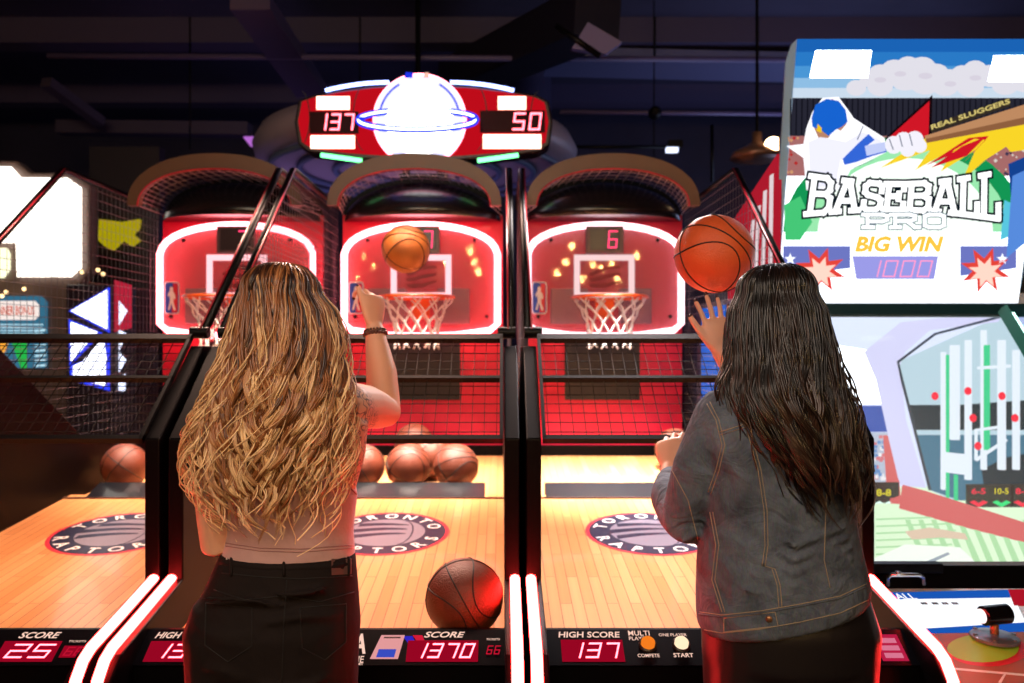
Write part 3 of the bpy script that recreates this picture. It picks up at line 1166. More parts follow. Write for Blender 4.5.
left = lambda y: 797 - (y - 39) * .075 if y > 50 else 797
right = lambda y: 1052 - (y - 39) * .13
for (y0, c0), (y1, _) in zip(rows, rows[1:]):
    if c0:
        shape(art, [(left(y0), y0), (right(y0), y0), (right(y1), y1), (left(y1), y1)], am('sky_%d' % y0, c0, .9), .0006)
# stands / dark netting strip, with pale fascia above
shape(art, [(left(98), 98), (right(98), 98), (right(136), 136), (left(136), 136)], am('dark_stand', (44, 44, 58), .8), .0008)
for i in range(46):
    x = 790 + i * 5.6
    shape(art, [(x, 99), (x + 1.4, 99), (x + 1.0, 135), (x - .4, 135)], am('stand_dot', (22, 22, 34), .8), .0012)
shape(art, [(left(136), 136), (right(136), 136), (right(180), 180), (left(180), 180)], am('crowd', (186, 120, 118), .8), .0008)
for i in range(90):
    x, y = rnd.uniform(786, 830) if i % 2 else rnd.uniform(975, 1030), rnd.uniform(138, 178)
    s_ = rnd.uniform(1.0, 2.2)
    shape(art, [(x - s_, y), (x, y - s_), (x + s_, y), (x, y + s_)], am('crowd_%d' % (i % 4), [(240, 230, 220), (200, 50, 50), (70, 60, 90), (230, 170, 120)][i % 4], .8), .0012)
# clouds
for x, y, r_ in ((868, 80, 9), (880, 74, 12), (894, 70, 13), (908, 66, 12), (922, 68, 14), (936, 74, 13), (950, 78, 11), (962, 74, 11), (975, 70, 12), (990, 76, 14), (905, 78, 16), (925, 82, 16), (945, 85, 14), (880, 86, 13), (856, 88, 10), (970, 86, 14), (1005, 84, 14), (1024, 82, 13)):
    shape(art, [(x + r_ * math.cos(R(a)), min(97.5, y + r_ * .8 * math.sin(R(a)))) for a in range(0, 360, 24)], am('cloud', (232, 230, 240), .95), .0014 + .0001 * ((x * 7) % 5))
for x, y, r_ in ((900, 74, 6), (925, 76, 7), (880, 80, 6), (975, 78, 6), (950, 84, 6)):
    shape(art, [(x + r_ * math.cos(R(a)), y + r_ * .45 * math.sin(R(a))) for a in range(0, 360, 30)], am('cloud_shade', (222, 216, 230), .95), .0022)
# lit white lower field
shape(art, [(left(176), 176), (right(176), 176), (right(303), 303), (left(303), 303)], am('lower_white', (240, 247, 255), 2.2), .0010)
# green round ball park behind title
gc = (905, 230)
def arcpoly(cx_, cy_, rx, ry, a0, a1, n=20):
    return [(cx_ + rx * math.cos(R(a0 + (a1 - a0) * i / n)), cy_ - ry * math.sin(R(a0 + (a1 - a0) * i / n))) for i in range(n + 1)]
shape(art, arcpoly(905, 232, 122, 96, 0, 180), am('green_dark', (20, 150, 84), 1.0), .0016)
shape(art, arcpoly(905, 232, 104, 84, 0, 180), am('green_light', (150, 226, 170), 1.1), .0018)
shape(art, arcpoly(905, 236, 88, 78, 0, 180), am('green_white', (238, 250, 240), 1.3), .0020)
shape(art, [(784, 205), (800, 196), (812, 222), (800, 240), (785, 240)], am('green_mid', (70, 200, 120), 1.0), .0022)
shape(art, [(1004, 200), (1022, 208), (1010, 236), (1000, 240)], am('cyan_mid', (90, 200, 225), 1.0), .0022)
shape(art, [(1008, 164), (1040, 150), (1040, 240), (1014, 240)], am('deep_blue', (24, 74, 160), .8), .0024)
shape(art, [(1012, 176), (1036, 165), (1034, 235), (1006, 258)], am('player_blue', (88, 140, 222), 1.0), .0026)
# red and yellow bolts
shape(art, [(884, 139), (932, 95), (931, 140)], am('bolt_outline', (30, 14, 20), .6), .0026)
shape(art, [(888, 138), (929, 101), (928, 138)], am('bolt_red', (214, 24, 40), .95), .0030)
shape(art, [(880, 168), (925, 138), (1040, 112), (1016, 140), (985, 160), (962, 180), (975, 150), (940, 172), (955, 148), (915, 170), (930, 150)], am('bolt_yellow', (250, 214, 40), 1.0), .0026)
shape(art, [(925, 166), (975, 138), (988, 136), (964, 162), (985, 140), (968, 138)], am('bolt_red', (214, 24, 40), .95), .0030)
shape(art, [(930, 168), (962, 146), (985, 137), (966, 156)], am('bolt_red', (214, 24, 40), .95), .0034)
shape(art, [(1000, 140), (1030, 118), (1040, 122), (1024, 150), (1010, 152)], am('bolt_yellow', (250, 214, 40), 1.0), .0034)
# bat with word plate
shape(art, [(924, 136), (1048, 97), (1048, 120), (926, 143)], am('bat', (196, 142, 100), .95), .0036)
shape(art, [(925, 139), (1048, 112), (1048, 120), (926, 143)], am('bat_low', (150, 100, 66), .9), .0040)
shape(art, [(928, 126), (1008, 98), (1010, 106), (931, 133)], am('plate_dark', (60, 50, 40), .8), .0042)
# batter: back view torso, helmet, arm, glove
shape(art, [(806, 128), (812, 112), (822, 98), (838, 97), (849, 112), (853, 118), (862, 124), (884, 138), (886, 152), (850, 170), (840, 190), (806, 190), (803, 158), (786, 146), (803, 144)], am('figure_edge', (250, 250, 255), 1.2), .0044)
shape(art, [(808, 142), (820, 137), (845, 142), (862, 132), (880, 140), (882, 150), (840, 160), (835, 186), (810, 188)], am('shirt', (226, 226, 242), 1.2), .0048)
shape(art, [(811, 122), (818, 104), (832, 99), (843, 108), (846, 124), (840, 131), (834, 127), (828, 138), (818, 138)], am('neck', (196, 140, 110), .9), .0048)
shape(art, [(811, 118), (815, 105), (826, 99), (838, 101), (845, 110), (847, 122), (841, 127), (835, 130), (828, 136), (820, 130), (812, 127)], am('helmet', (24, 102, 214), .95), .0052)
shape(art, [(817, 124), (821, 128), (821, 133), (816, 131)], am('ear_guard', (242, 200, 30), 1.0), .0056)
shape(art, [(842, 159), (858, 143), (868, 134), (874, 140), (866, 146), (884, 142), (886, 152), (872, 156), (856, 162), (844, 165)], am('sleeve_blue', (54, 106, 222), .95), .0052)
shape(art, [(864, 146), (884, 142), (885, 151), (866, 156)], am('sleeve_pale', (190, 200, 240), 1.1), .0056)
for x, y, r_ in ((893, 145, 9), (903, 141, 9), (914, 140, 9), (919, 146, 7), (907, 149, 8)):
    shape(art, arcpoly(x, y, r_, r_, 0, 345, 14), am('glove', (236, 234, 244), 1.1), .0056)
for (x0, y0), (x1, y1) in (((888, 139), (892, 150)), ((898, 135), (901, 147)), ((908, 134), (911, 146)), ((862, 126), (856, 140)), ((852, 168), (872, 160))):
    shape(art, [(x0, y0), (x0 + 1, y0), (x1 + 1, y1), (x1, y1)], am('ink', (110, 120, 150), .8), .0066)
# lower star badges and red bursts
for cx_, s in ((815, 1), (985, -1)):
    x0, x1 = (783, 850) if s > 0 else (960, 1016)
    shape(art, [(x0, 246), (x1, 246), (x1, 268), (x0, 276)], am('banner_blue', (110, 120, 196), 1.0), .0016)
    pts = []
    bx = 820 if s > 0 else 985
    for i in range(16):
        a = 2 * PI * i / 16 + .3
        q_ = 26 if i % 2 == 0 else 13
        pts.append((bx + q_ * math.cos(a), 270 + q_ * .9 * math.sin(a)))
    shape(art, pts, am('burst_red', (232, 70, 60), 1.0), .0020)
    shape(art, [(bx + (x - bx) * .68, 272 + (y - 270) * .68) for x, y in pts], am('burst_peach', (255, 196, 180), 1.3), .0024)
    sxp = 790 if s > 0 else 1002
    st = [(sxp + (6 if i % 2 == 0 else 2.6) * math.sin(R(36 * i)), 259 - (6 if i % 2 == 0 else 2.6) * math.cos(R(36 * i))) for i in range(10)]
    shape(art, st, am('star', (240, 244, 255), 1.3), .0020)
shape(art, [(852, 256), (938, 256), (934, 279), (856, 279)], am('digit_back', (150, 150, 224), 1.1), .0016)
art.build('marquee_artwork', amats, mq)
# big white lamps behind the top corners of the board
lamps = MB()
for x0, x1, y0, y1 in ((812, 870, 51, 78), (990, 1030, 56, 82)):
    lamps.on(pm, [M(x0 + 3, y0), M(x1, y0), M(x1 - 4, y1), M(x0 - 3, y1)], .012, 0, .004).cut()
lamps.split('marquee_lamp', glow('lamp_white', (225, 240, 255), 9.0), mq)


def warp_title(x, q, U, Vv):
    s = (x - .5) * 2
    return U, Vv + .018 * (s * s) * 1.0 - .006 + (-.05 * s * s * (1 - q) if True else 0) - (.012 * s * (1 - q))


GL = {
    'B': ([[(0, 0), (0, 1)], [(-.14, 1), (.44, 1), (.60, .88), (.60, .66), (.46, .54), (0, .54)], [(.46, .54), (.64, .42), (.64, .14), (.48, 0), (-.14, 0)]], .86),
    'A': ([[(.02, 0), (.30, 1)], [(.18, 1), (.46, 1)], [(.40, 1), (.70, 0)], [(.14, .34), (.60, .34)], [(-.12, 0), (.16, 0)], [(.56, 0), (.84, 0)]], .98),
    'S': ([[(.58, .70), (.58, .88), (.46, 1), (.12, 1), (0, .88), (0, .66), (.12, .56), (.46, .46), (.58, .36), (.58, .12), (.44, 0), (.12, 0), (0, .12), (0, .30)]], .82),
    'E': ([[(0, 0), (0, 1)], [(-.12, 1), (.54, 1), (.54, .78)], [(0, .52), (.38, .52)], [(.38, .64), (.38, .40)], [(-.12, 0), (.56, 0), (.56, .24)]], .80),
    'L': ([[(0, 0), (0, 1)], [(-.14, 1), (.16, 1)], [(-.14, 0), (.50, 0), (.50, .30)]], .74),
    'P': ([[(0, 0), (0, 1)], [(-.14, 1), (.46, 1), (.62, .88), (.62, .60), (.46, .46), (0, .46)], [(-.14, 0), (.18, 0)]], .86),
    'R': ([[(0, 0), (0, 1)], [(-.14, 1), (.46, 1), (.62, .88), (.62, .62), (.46, .50), (0, .50)], [(.36, .50), (.62, 0), (.76, 0)], [(-.14, 0), (.16, 0)]], .92),
    'O': ([[(.14, 0), (0, .14), (0, .86), (.14, 1), (.46, 1), (.60, .86), (.60, .14), (.46, 0), (.14, 0)]], .84),
}


def slab(mb, word, f, w, mi, lift):
    """thick slab capitals; f maps (x share, height share) to plane metres, w stroke half width in metres"""
    tot = sum(GL[c][1] for c in word)
    x = .14
    for c in word:
        for line in GL[c][0]:
            q = [f((x + a) / tot, b) for a, b in line]
            for (ax, ay), (bx, by) in zip(q, q[1:]):
                d = math.hypot(bx - ax, by - ay) or 1
                nx, ny = -(by - ay) / d * w, (bx - ax) / d * w
                ex, ey = (bx - ax) / d * w * .9, (by - ay) / d * w * .9
                mb.on(pm, [(ax - ex + nx, ay - ey + ny), (ax - ex - nx, ay - ey - ny), (bx + ex - nx, by + ey - ny), (bx + ex + nx, by + ey + ny)], .0005, mi, lift)
        x += GL[c][1]


def f_title(u, v):
    y_top = 176 + 10 * math.sin(PI * u) * 1.0 - 4 * u
    y_bot = 214 - 7 * math.sin(PI * u) * 1.0 + 5 * u
    return M(810 + 190 * u + (2 * u - 1) * (1 - v) * 0 + (u - .5) * 0 - (1 - v) * 5 * (1 - u), y_bot + (y_top - y_bot) * v)


def f_pro(u, v):
    return M(862 + 84 * u, 227 + (214.5 - 227) * v)


ti = MB()
slab(ti, 'BASEBALL', f_title, .0198, 0, .0070)
slab(ti, 'BASEBALL', f_title, .0112, 1, .0078)
ti.cut()
slab(ti, 'PRO', f_pro, .0115, 2, .0084)
slab(ti, 'PRO', f_pro, .0070, 1, .0090)
ti.cut()
u0, v0 = M(854, 252)
u1, v1 = M(943, 236)
put_text(ti, 'BIG WIN', pm, (u0, v0, u1, v1), 3, .0070, .05, .15)
ti.cut()
u0, v0 = M(934, 131)
u1, v1 = M(1008, 100)
o_, u_, v_, n_ = pm
sl_u = (V(1, 0, 0) + mv.normalized() * .34).normalized()
oo = o_ + u_ * M(931, 131)[0] + v_ * M(931, 131)[1]
pt = (oo, sl_u, n_.cross(sl_u).normalized(), n_)
put_text(ti, 'REAL SLUGGERS', pt, (.0, .004, .315, .024), 4, .0072, .03)
u0, v0 = M(862, 277)
u1, v1 = M(932, 260)
dd = MB()
digits(dd, '1000', pm, (u0, v0, u1, v1), 0, .0070, .09, .15)
ti.split('marquee_lettering', [E('title_ink', (12, 26, 36), .7), E('title_white', (252, 254, 255), 1.5), E('pro_ink', (120, 140, 152), .8), E('gold_letter', (246, 196, 70), 1.1), E('plate_gold', (220, 200, 120), 1.0)], mq)
dd.build('bonus_digits', E('bonus_pink', (255, 150, 190), 1.2), mq)
# cabinet shell
WHT = mat('cabinet_white', (214, 220, 240), .35)
TEAL = mat('teal_rail', (30, 66, 78), .3, .3)
yF = lambda z: 2.5 + (z - .765) / (1.64 - .765) * .8       # window plane: leans back
x0, x1 = XB - .025, 2.46
side = [(2.10, 0), (2.06, .60), (2.02, .66), (2.48, .74), (3.3, 1.64), (3.3, 1.7), (4.5, 1.7), (4.5, 0)]
sp = MB().yz(side, x0 - .012, x0 + .02).build('side_wall', mat('dark_side', (24, 30, 50), .4), bc)
sart = MB()
sd = plane((x0 - .013, 3.3, 0), (0, -1, 0), (0, 0, 1))
# printed side artwork: blue field and red and white flag stripes
sart.on(sd, [(-.62, 1.16), (-1.1, 1.16), (-1.1, 1.68), (-.62, 1.68)], .002, 0, 0)
sart.on(sd, [(-.50, 1.2), (-.62, 1.2), (-.62, 1.6), (-.50, 1.5)], .002, 1, 0)
sart.build('side_artwork', [E('side_blue', (20, 110, 235), .8), E('side_white', (225, 235, 250), 1.0)], sp)
fg = MB()
fg.yz([(3.22, 1.70), (3.20, 2.25), (3.9, 2.05), (3.9, 1.70)], x0 - .01, x0 + .01, 0)
for k in range(4):
    fg.yz([(3.26 + k * .10, 1.72), (3.24 + k * .08, 2.18 - k * .05), (3.28 + k * .08, 2.18 - k * .05), (3.30 + k * .10, 1.72)], x0 - .013, x0 - .010, 1)
fg.build('flag_wing', [E('flag_red', (190, 30, 50), .8), E('flag_white', (240, 220, 225), .9)], bc)
MB().yz(side, x1, x1 + .03).build('side_wall', WHT, bc)
MB().b2((x0, 4.4, .6), (x1, 4.45, 1.7)).build('back_wall', WHT, bc)
MB().b2((x0, 3.32, 1.655), (x1, 4.45, 1.70)).build('cabinet_roof', WHT, bc)
# support behind marquee
MB().b2((x0 + .1, 3.36, 1.70), (x1 - .1, 3.5, 2.4)).build('marquee_support', mat('support_dark', (40, 46, 60), .5), bc)
# window frame rails: top, slanting lit right rail, bottom bezel
fr = MB()
fr.b2((x0 + .02, 3.26, 1.60), (x1, 3.33, 1.655))
fr.build('window_frame', TEAL, bc, bevel=.004)
rr0, rr1 = V(2.05, 3.27, 1.63), V(2.05, 2.5, .79)
lr = MB().tube([rr0, rr1], .03, 4).build('right_rail', mat('teal_green_rail', (20, 120, 104), .3), bc)
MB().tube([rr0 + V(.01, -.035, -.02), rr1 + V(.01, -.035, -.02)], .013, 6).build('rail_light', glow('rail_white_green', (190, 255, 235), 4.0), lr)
MB().yz([(2.44, .70), (2.50, .80), (2.55, .80), (2.55, .66), (2.44, .66)], x0 + .02, x1).b2((x0 + .02, 2.462, .785), (1.36, 2.50, .815)).build('lower_bezel', BLACK, bc, bevel=.004)
hd = MB().tube([P(888, 585, 2.44), P(888, 577, 2.42), P(892, 575, 2.40), P(918, 575, 2.40), P(923, 577, 2.42), P(924, 584, 2.44)], .006, 8)
hd.lathe(P(898, 576, 2.40) + V(0, 0, .004), [(.008, 0), (.008, .01)], 10)
tag(hd.build('handle', mat('chrome', (200, 200, 200), .2, .9), bc, smooth=True), 'chrome handle')
# interior: field, walls and frames glow, brightness put into their colours
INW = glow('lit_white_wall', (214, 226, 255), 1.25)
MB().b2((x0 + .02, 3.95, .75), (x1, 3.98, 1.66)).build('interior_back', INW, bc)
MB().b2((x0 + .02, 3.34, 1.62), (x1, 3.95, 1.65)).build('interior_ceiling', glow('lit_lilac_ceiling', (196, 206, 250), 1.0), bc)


def fz(y):
    return .74 + .0 * y + (y - 2.5) * .03


# field
gf = MB()
fy0, fy1 = 2.56, 3.6
gf.yz([(fy0, fz(fy0)), (3.95, fz(3.95)), (3.95, fz(3.95) - .03), (fy0, fz(fy0) - .03)], x0 + .02, x1)
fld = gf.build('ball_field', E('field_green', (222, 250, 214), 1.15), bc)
pf = plane((1.35, 3.0, fz(3.0)), (1, 0, 0), (0, 1, .03))
ga = MB()
FP = lambda px, py: uv_of(pf, px, py)
for k in range(12):
    x = 905 + k * 13
    ga.on(pf, [FP(x, 520), FP(x + 5, 520), FP(x + 28, 572), FP(x + 21, 572)], .0008, 0, .0006)
for k in range(8):
    ga.on(pf, [FP(876, 519 + k * 7), FP(960 - k * 2, 516 + k * 7), FP(960 - k * 2, 517.5 + k * 7), FP(876, 520.5 + k * 7)], .0008, 0, .001)
ga.on(pf, [FP(905, 532), FP(930, 528), FP(965, 534), (FP(968, 540)), FP(940, 538), FP(912, 540)], .0008, 1, .0014)
ga.on(pf, [FP(872, 560), FP(905, 545), FP(960, 548), FP(985, 572), FP(872, 574)], .0008, 2, .0018)
ga.on(pf, [FP(920, 565), FP(948, 553), FP(950, 555), FP(924, 567)], .0008, 3, .0024)
ga.build('field_markings', [E('stripe_green', (184, 238, 180), 1.0), E('infield', (240, 216, 190), .95), E('field_pale', (240, 252, 240), 1.2), E('base_line', (170, 186, 200), .9)], fld)
# red fence: left upright and long diagonal
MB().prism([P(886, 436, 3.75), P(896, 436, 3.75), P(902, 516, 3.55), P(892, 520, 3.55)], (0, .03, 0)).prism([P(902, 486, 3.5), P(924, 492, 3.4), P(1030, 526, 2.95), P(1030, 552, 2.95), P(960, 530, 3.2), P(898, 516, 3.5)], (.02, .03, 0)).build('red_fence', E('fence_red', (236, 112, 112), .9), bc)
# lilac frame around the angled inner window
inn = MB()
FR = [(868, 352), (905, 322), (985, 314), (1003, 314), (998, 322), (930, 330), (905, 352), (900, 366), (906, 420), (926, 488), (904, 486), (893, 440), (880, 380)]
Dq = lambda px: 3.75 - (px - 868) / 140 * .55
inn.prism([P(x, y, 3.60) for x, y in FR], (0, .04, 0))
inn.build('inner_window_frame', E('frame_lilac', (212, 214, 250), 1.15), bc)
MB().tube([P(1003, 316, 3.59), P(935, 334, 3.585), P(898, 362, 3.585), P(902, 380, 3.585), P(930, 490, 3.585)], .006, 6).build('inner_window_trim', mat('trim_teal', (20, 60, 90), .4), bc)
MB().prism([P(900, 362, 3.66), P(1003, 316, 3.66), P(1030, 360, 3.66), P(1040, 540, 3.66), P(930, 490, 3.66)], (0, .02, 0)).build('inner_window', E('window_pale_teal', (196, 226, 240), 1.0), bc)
iw = MB()
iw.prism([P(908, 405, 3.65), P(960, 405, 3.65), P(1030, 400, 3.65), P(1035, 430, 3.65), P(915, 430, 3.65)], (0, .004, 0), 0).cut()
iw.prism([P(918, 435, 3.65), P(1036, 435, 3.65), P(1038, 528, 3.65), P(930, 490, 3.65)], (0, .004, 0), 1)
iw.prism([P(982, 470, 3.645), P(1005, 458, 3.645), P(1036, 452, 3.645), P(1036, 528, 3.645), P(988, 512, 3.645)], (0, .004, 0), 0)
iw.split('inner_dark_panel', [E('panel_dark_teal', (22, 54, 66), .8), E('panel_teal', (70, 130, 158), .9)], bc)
tw = MB()  # white posts imitate pipes mirrored in the glass; green sticks are LEDs
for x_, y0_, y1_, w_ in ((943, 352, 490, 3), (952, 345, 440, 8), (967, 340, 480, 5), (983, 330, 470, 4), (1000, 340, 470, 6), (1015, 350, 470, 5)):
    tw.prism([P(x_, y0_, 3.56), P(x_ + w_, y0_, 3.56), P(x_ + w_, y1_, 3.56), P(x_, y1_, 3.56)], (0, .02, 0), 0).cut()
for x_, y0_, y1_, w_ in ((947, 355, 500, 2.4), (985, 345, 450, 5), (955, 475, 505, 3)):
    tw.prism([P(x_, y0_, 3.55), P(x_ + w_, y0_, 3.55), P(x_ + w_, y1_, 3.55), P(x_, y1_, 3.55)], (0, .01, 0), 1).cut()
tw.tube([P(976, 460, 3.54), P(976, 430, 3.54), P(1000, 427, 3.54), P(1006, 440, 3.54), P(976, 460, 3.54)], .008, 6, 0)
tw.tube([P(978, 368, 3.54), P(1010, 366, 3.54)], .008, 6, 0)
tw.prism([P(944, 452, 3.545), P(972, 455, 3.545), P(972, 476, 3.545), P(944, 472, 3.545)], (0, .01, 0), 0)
tw.split('reflection_and_led_post', [E('reflection_white', (226, 238, 250), 1.2), E('tower_green', (50, 220, 150), 1.0)], bc)
rd = MB()
for x_, y_ in ((935, 396), (968, 391), (1002, 396), (1015, 418), (973, 418), (978, 446)):
    rd.ell(P(x_, y_, 3.52), (.016, .01, .018), 10, 8).cut()
rd.split('red_lamp', E('lamp_red', (240, 30, 60), 1.3), bc)
dsp = MB()
pdw = plane(P(990, 500, 3.50), (1, 0, 0), (0, 0, 1))
for x_, col, s_ in ((978, 1, '6-5'), (1001, 2, '10-5'), (1022, 1, '8-5')):
    dsp.b2(P(x_ - 11, 512, 3.52), P(x_ + 11, 484, 3.53), 0)
    a, b = uv_of(pdw, x_ - 7, 494)
    c, d = uv_of(pdw, x_ + 7, 488)
    put_text(dsp, s_, pdw, (a, b, c, d), 3 if col == 2 else 1, .004, .02)
    a, b = uv_of(pdw, x_, 507)
    dsp.on(pdw, [(a, b), (a + .04, b + .022), (a + .02, b + .03), (a, b + .018), (a - .02, b + .03), (a - .04, b + .022)], .002, col, .004).cut()
x_ = 885
dsp.b2(P(872, 512, 3.60), P(898, 482, 3.61), 0)
pd2 = plane(P(885, 500, 3.595), (1, 0, 0), (0, 0, 1))
a, b = uv_of(pd2, 876, 496)
c, d = uv_of(pd2, 891, 489)
put_text(dsp, '8-8', pd2, (a, b, c, d), 3, .002, .03)
a, b = uv_of(pd2, 884, 509)
dsp.on(pd2, [(a, b), (a + .045, b + .026), (a + .02, b + .036), (a, b + .024), (a - .02, b + .036), (a - .045, b + .026)], .002, 4, .002)
dsp.split('token_display', [mat('display_dark', (16, 24, 34), .3), E('arrow_red', (240, 40, 70), 1.2), E('arrow_green', (40, 230, 130), 1.1), E('score_yellow', (226, 214, 50), 1.0), E('arrow_white', (220, 255, 240), 1.3)], bc)
# left part of the back wall: bright lamp panel, blue band, crowd strip
lw = MB()
lw.prism([P(836, 345, 3.9), P(882, 352, 3.9), P(886, 404, 3.9), P(836, 404, 3.9)], (0, .02, 0), 0).cut()
lw.prism([P(836, 406, 3.9), P(884, 406, 3.9), P(890, 432, 3.9), P(836, 432, 3.9)], (0, .02, 0), 1).cut()
lw.prism([P(836, 433, 3.9), P(890, 433, 3.9), P(893, 482, 3.9), P(836, 482, 3.9)], (0, .02, 0), 2)
for i in range(60):
    x, y = rnd.uniform(862, 888), rnd.uniform(436, 480)
    lw.box(P(x, y, 3.893), (.016, .004, .016), 3 + i % 3)
lw.split('scene_panel', [glow('panel_lamp', (235, 245, 255), 3.5), E('band_blue', (24, 84, 190), .9), E('crowd_pale', (200, 214, 236), .9), E('crowd_rose', (236, 130, 140), .9), E('crowd_sky', (110, 160, 220), .9), E('crowd_white', (250, 250, 255), 1.0)], bc)
# front glass
gw = bpy.data.materials.new('front_glass')
gw.use_nodes = True
bs = gw.node_tree.nodes['Principled BSDF']
bs.inputs['Base Color'].default_value = (.9, .95, 1, 1)
bs.inputs['Roughness'].default_value = .02
bs.inputs['Alpha'].default_value = .07
MB().prism([(x0 + .03, 2.50, .80), (2.04, 2.50, .80), (2.04, 3.27, 1.62), (x0 + .03, 3.27, 1.62)], (0, .004, -.004)).build('front_glass', gw, bc)
# control desk
MB().yz([(2.02, .662), (2.48, .742), (2.48, .66), (2.06, .60)], x0 + .02, x1).build('desk_top', mat('desk_cream', (210, 214, 220), .3), bc)
MB().yz([(2.08, 0), (2.06, .60), (2.48, .66), (2.48, 0)], x0 + .02, x1).build('front_body', BLACK, bc)
pk = plane((1.3, 2.02, .662), (1, 0, 0), (0, .46, .08))
K = lambda px, py: uv_of(pk, px, py)
da = MB()
dm_ = []


def dmi(n_, c_, s_=None, r_=.35):
    m = mat('desk_' + n_, c_, r_) if s_ is None else E('desk_' + n_, c_, s_)
    if m not in dm_:
        dm_.append(m)
    return dm_.index(m)


kk = lambda pts, mi, lift: da.on(pk, [(max(K(*p)[0], x0 + .025 - 1.3), K(*p)[1]) for p in pts], .0008, mi, lift)
kk([(880, 593), (1010, 590), (1010, 598), (880, 600)], dmi('blue', (30, 96, 200), .8), .0006)
kk([(1008, 590), (1040, 589), (1040, 606), (1014, 606)], dmi('red', (190, 24, 44), .8), .0008)
kk([(880, 600), (1014, 598), (1026, 624), (890, 630)], dmi('white', (246, 250, 255), 1.2), .0006)
kk([(905, 630), (1040, 622), (1040, 632), (925, 634)], dmi('blue', (30, 96, 200), .8), .0010)
kk([(915, 634), (1040, 631), (1040, 690), (930, 690)], dmi('brown', (160, 84, 52)), .0006)
kk([(988 + 40 * math.cos(R(a)), 651 + 16 * math.sin(R(a))) for a in range(0, 360, 15)], dmi('redring', (206, 30, 40)), .0010)
kk([(983 + 36 * math.cos(R(a)), 649 + 14 * math.sin(R(a))) for a in range(0, 360, 15)], dmi('lime', (158, 206, 60)), .0014)
kk([(950, 668), (1040, 676), (1040, 678), (950, 670)], dmi('line', (226, 214, 208)), .0012)
kk([(998, 683), (1005, 673), (1007, 673), (1001, 684)], dmi('line', (226, 214, 208)), .0014)
kk([(1016, 600), (1040, 600), (1040, 606), (1018, 606)], dmi('red', (190, 24, 44), .8), .0014)
tk = MB()
a, b = K(898, 600)
c, d = K(912, 594)
put_text(tk, 'ALL', pk, (a, b, c, d), 0, .0022, .02)
for i, x_ in enumerate((922, 933, 943, 953)):
    a, b = K(x_, 605)
    tk.on(pk, [(a, b), (a + .018, b), (a + .018, b + .012), (a, b + .012)], .0008, 1, .0016)
da.build('desk_artwork', dm_, bc)
tk.build('desk_lettering', [E('desk_text_white', (250, 250, 255), 1.1), mat('desk_grey_text', (120, 130, 150))], bc)
kb = P(988, 650, 2.22)
kb = V(kb.x - .01, 2.175, .662 + .155 * .174 + .002)
kn = MB().lathe(kb, [(.06, 0), (.06, .008), (.05, .014), (.012, .016)], 32)
for i in range(6):
    a = 2 * PI * i / 6
    kn.lathe(kb + V(.052 * math.cos(a), .052 * math.sin(a), .008), [(.006, 0), (.006, .008)], 8)
jo = kn.build('joystick_base', mat('steel_grey_disc', (120, 124, 134), .3, .6), bc, auto=40)
MB().tube([kb, kb + V(0, .0, .05)], .011, 10).build('joystick_shaft', mat('brass_shaft', (150, 96, 60), .35, .4), jo, smooth=True)
kh = kb + V(-.04, -.01, .066)
MB().lathe(kh, [(.02, 0), (.026, .004), (.026, .075), (.02, .08)], 24, 0, (1, .12, .05)).build('joystick_grip', BLACKG, jo, auto=40)
MB().lathe(kh, [(.019, -.004), (.019, .001)], 24, 0, (1, .12, .05)).build('joystick_cap', glow('cap_white', (255, 225, 220), 1.5), jo)

# ================================================================== background machines at the left
bl = empty('white_panel_cabinet', (-2.9, 5.1, 0), 'tall beige arcade cabinet with big blank white glowing panels at the left edge', 'arcade machine')
bp = plane((-2.9, 4.98, 0), (1, 0, 0), (0, 0, 1))
BQ = lambda px, py: uv_of(bp, px, py)
sh = MB()
sh.b2((-3.6, 5.0, 0), (-2.66, 5.6, 1.88))
sh.prism([V(-2.9, 5.0, 0) + V(BQ(*q)[0], 0, BQ(*q)[1]) for q in ((-90, 282), (-90, 160), (14, 160), (28, 172), (70, 172), (88, 184), (88, 270), (78, 284))], (0, .10, 0))
sh.build('cabinet_shell', mat('beige_shell', (122, 104, 98), .5, noise=(5, (96, 80, 78))), bl, bevel=.01)
wp = MB()
wp.on(bp, [BQ(*q) for q in ((-85, 240), (-85, 167), (12, 167), (22, 178), (56, 178), (22, 243), (-40, 243))], .006, 0, .004).cut()
wp.on(bp, [BQ(*q) for q in ((58, 178), (68, 178), (82, 188), (82, 268), (72, 277), (18, 277), (17, 244))], .006, 0, .004)
wp.split('glowing_panel', glow('panel_warm_white', (255, 246, 232), 3.2), bl)
MB().on(bp, [BQ(*q) for q in ((-30, 248), (8, 248), (11, 254), (11, 270), (5, 278), (-30, 278))], .006, 0, .004).build('small_glowing_panel', glow('panel_cream', (240, 240, 200), 1.6), bl)
gm = MB()
gm.on(bp, [BQ(*q) for q in ((-30, 296), (42, 296), (48, 302), (48, 368), (-30, 368))], .004, 0, .004)
gm.on(bp, [BQ(*q) for q in ((-30, 301), (36, 301), (40, 305), (40, 316), (36, 320), (-30, 320))], .004, 1, .009)
gm.on(bp, [BQ(*q) for q in ((12, 340), (28, 340), (28, 368), (22, 368))], .004, 2, .009)
gm.on(bp, [BQ(*q) for q in ((-30, 340), (10, 340), (6, 352), (-30, 362))], .004, 3, .009)
for k in range(5):
    gm.on(bp, [BQ(*q) for q in ((-30, 324 + k * 3), (44, 324 + k * 3), (44, 325.2 + k * 3), (-30, 325.2 + k * 3))], .004, 4, .009)
for k in range(8):
    gm.on(bp, [BQ(*q) for q in ((36, 330 + k * 5), (47, 329 + k * 5), (47, 331 + k * 5), (36, 332 + k * 5))], .004, 4, .009)
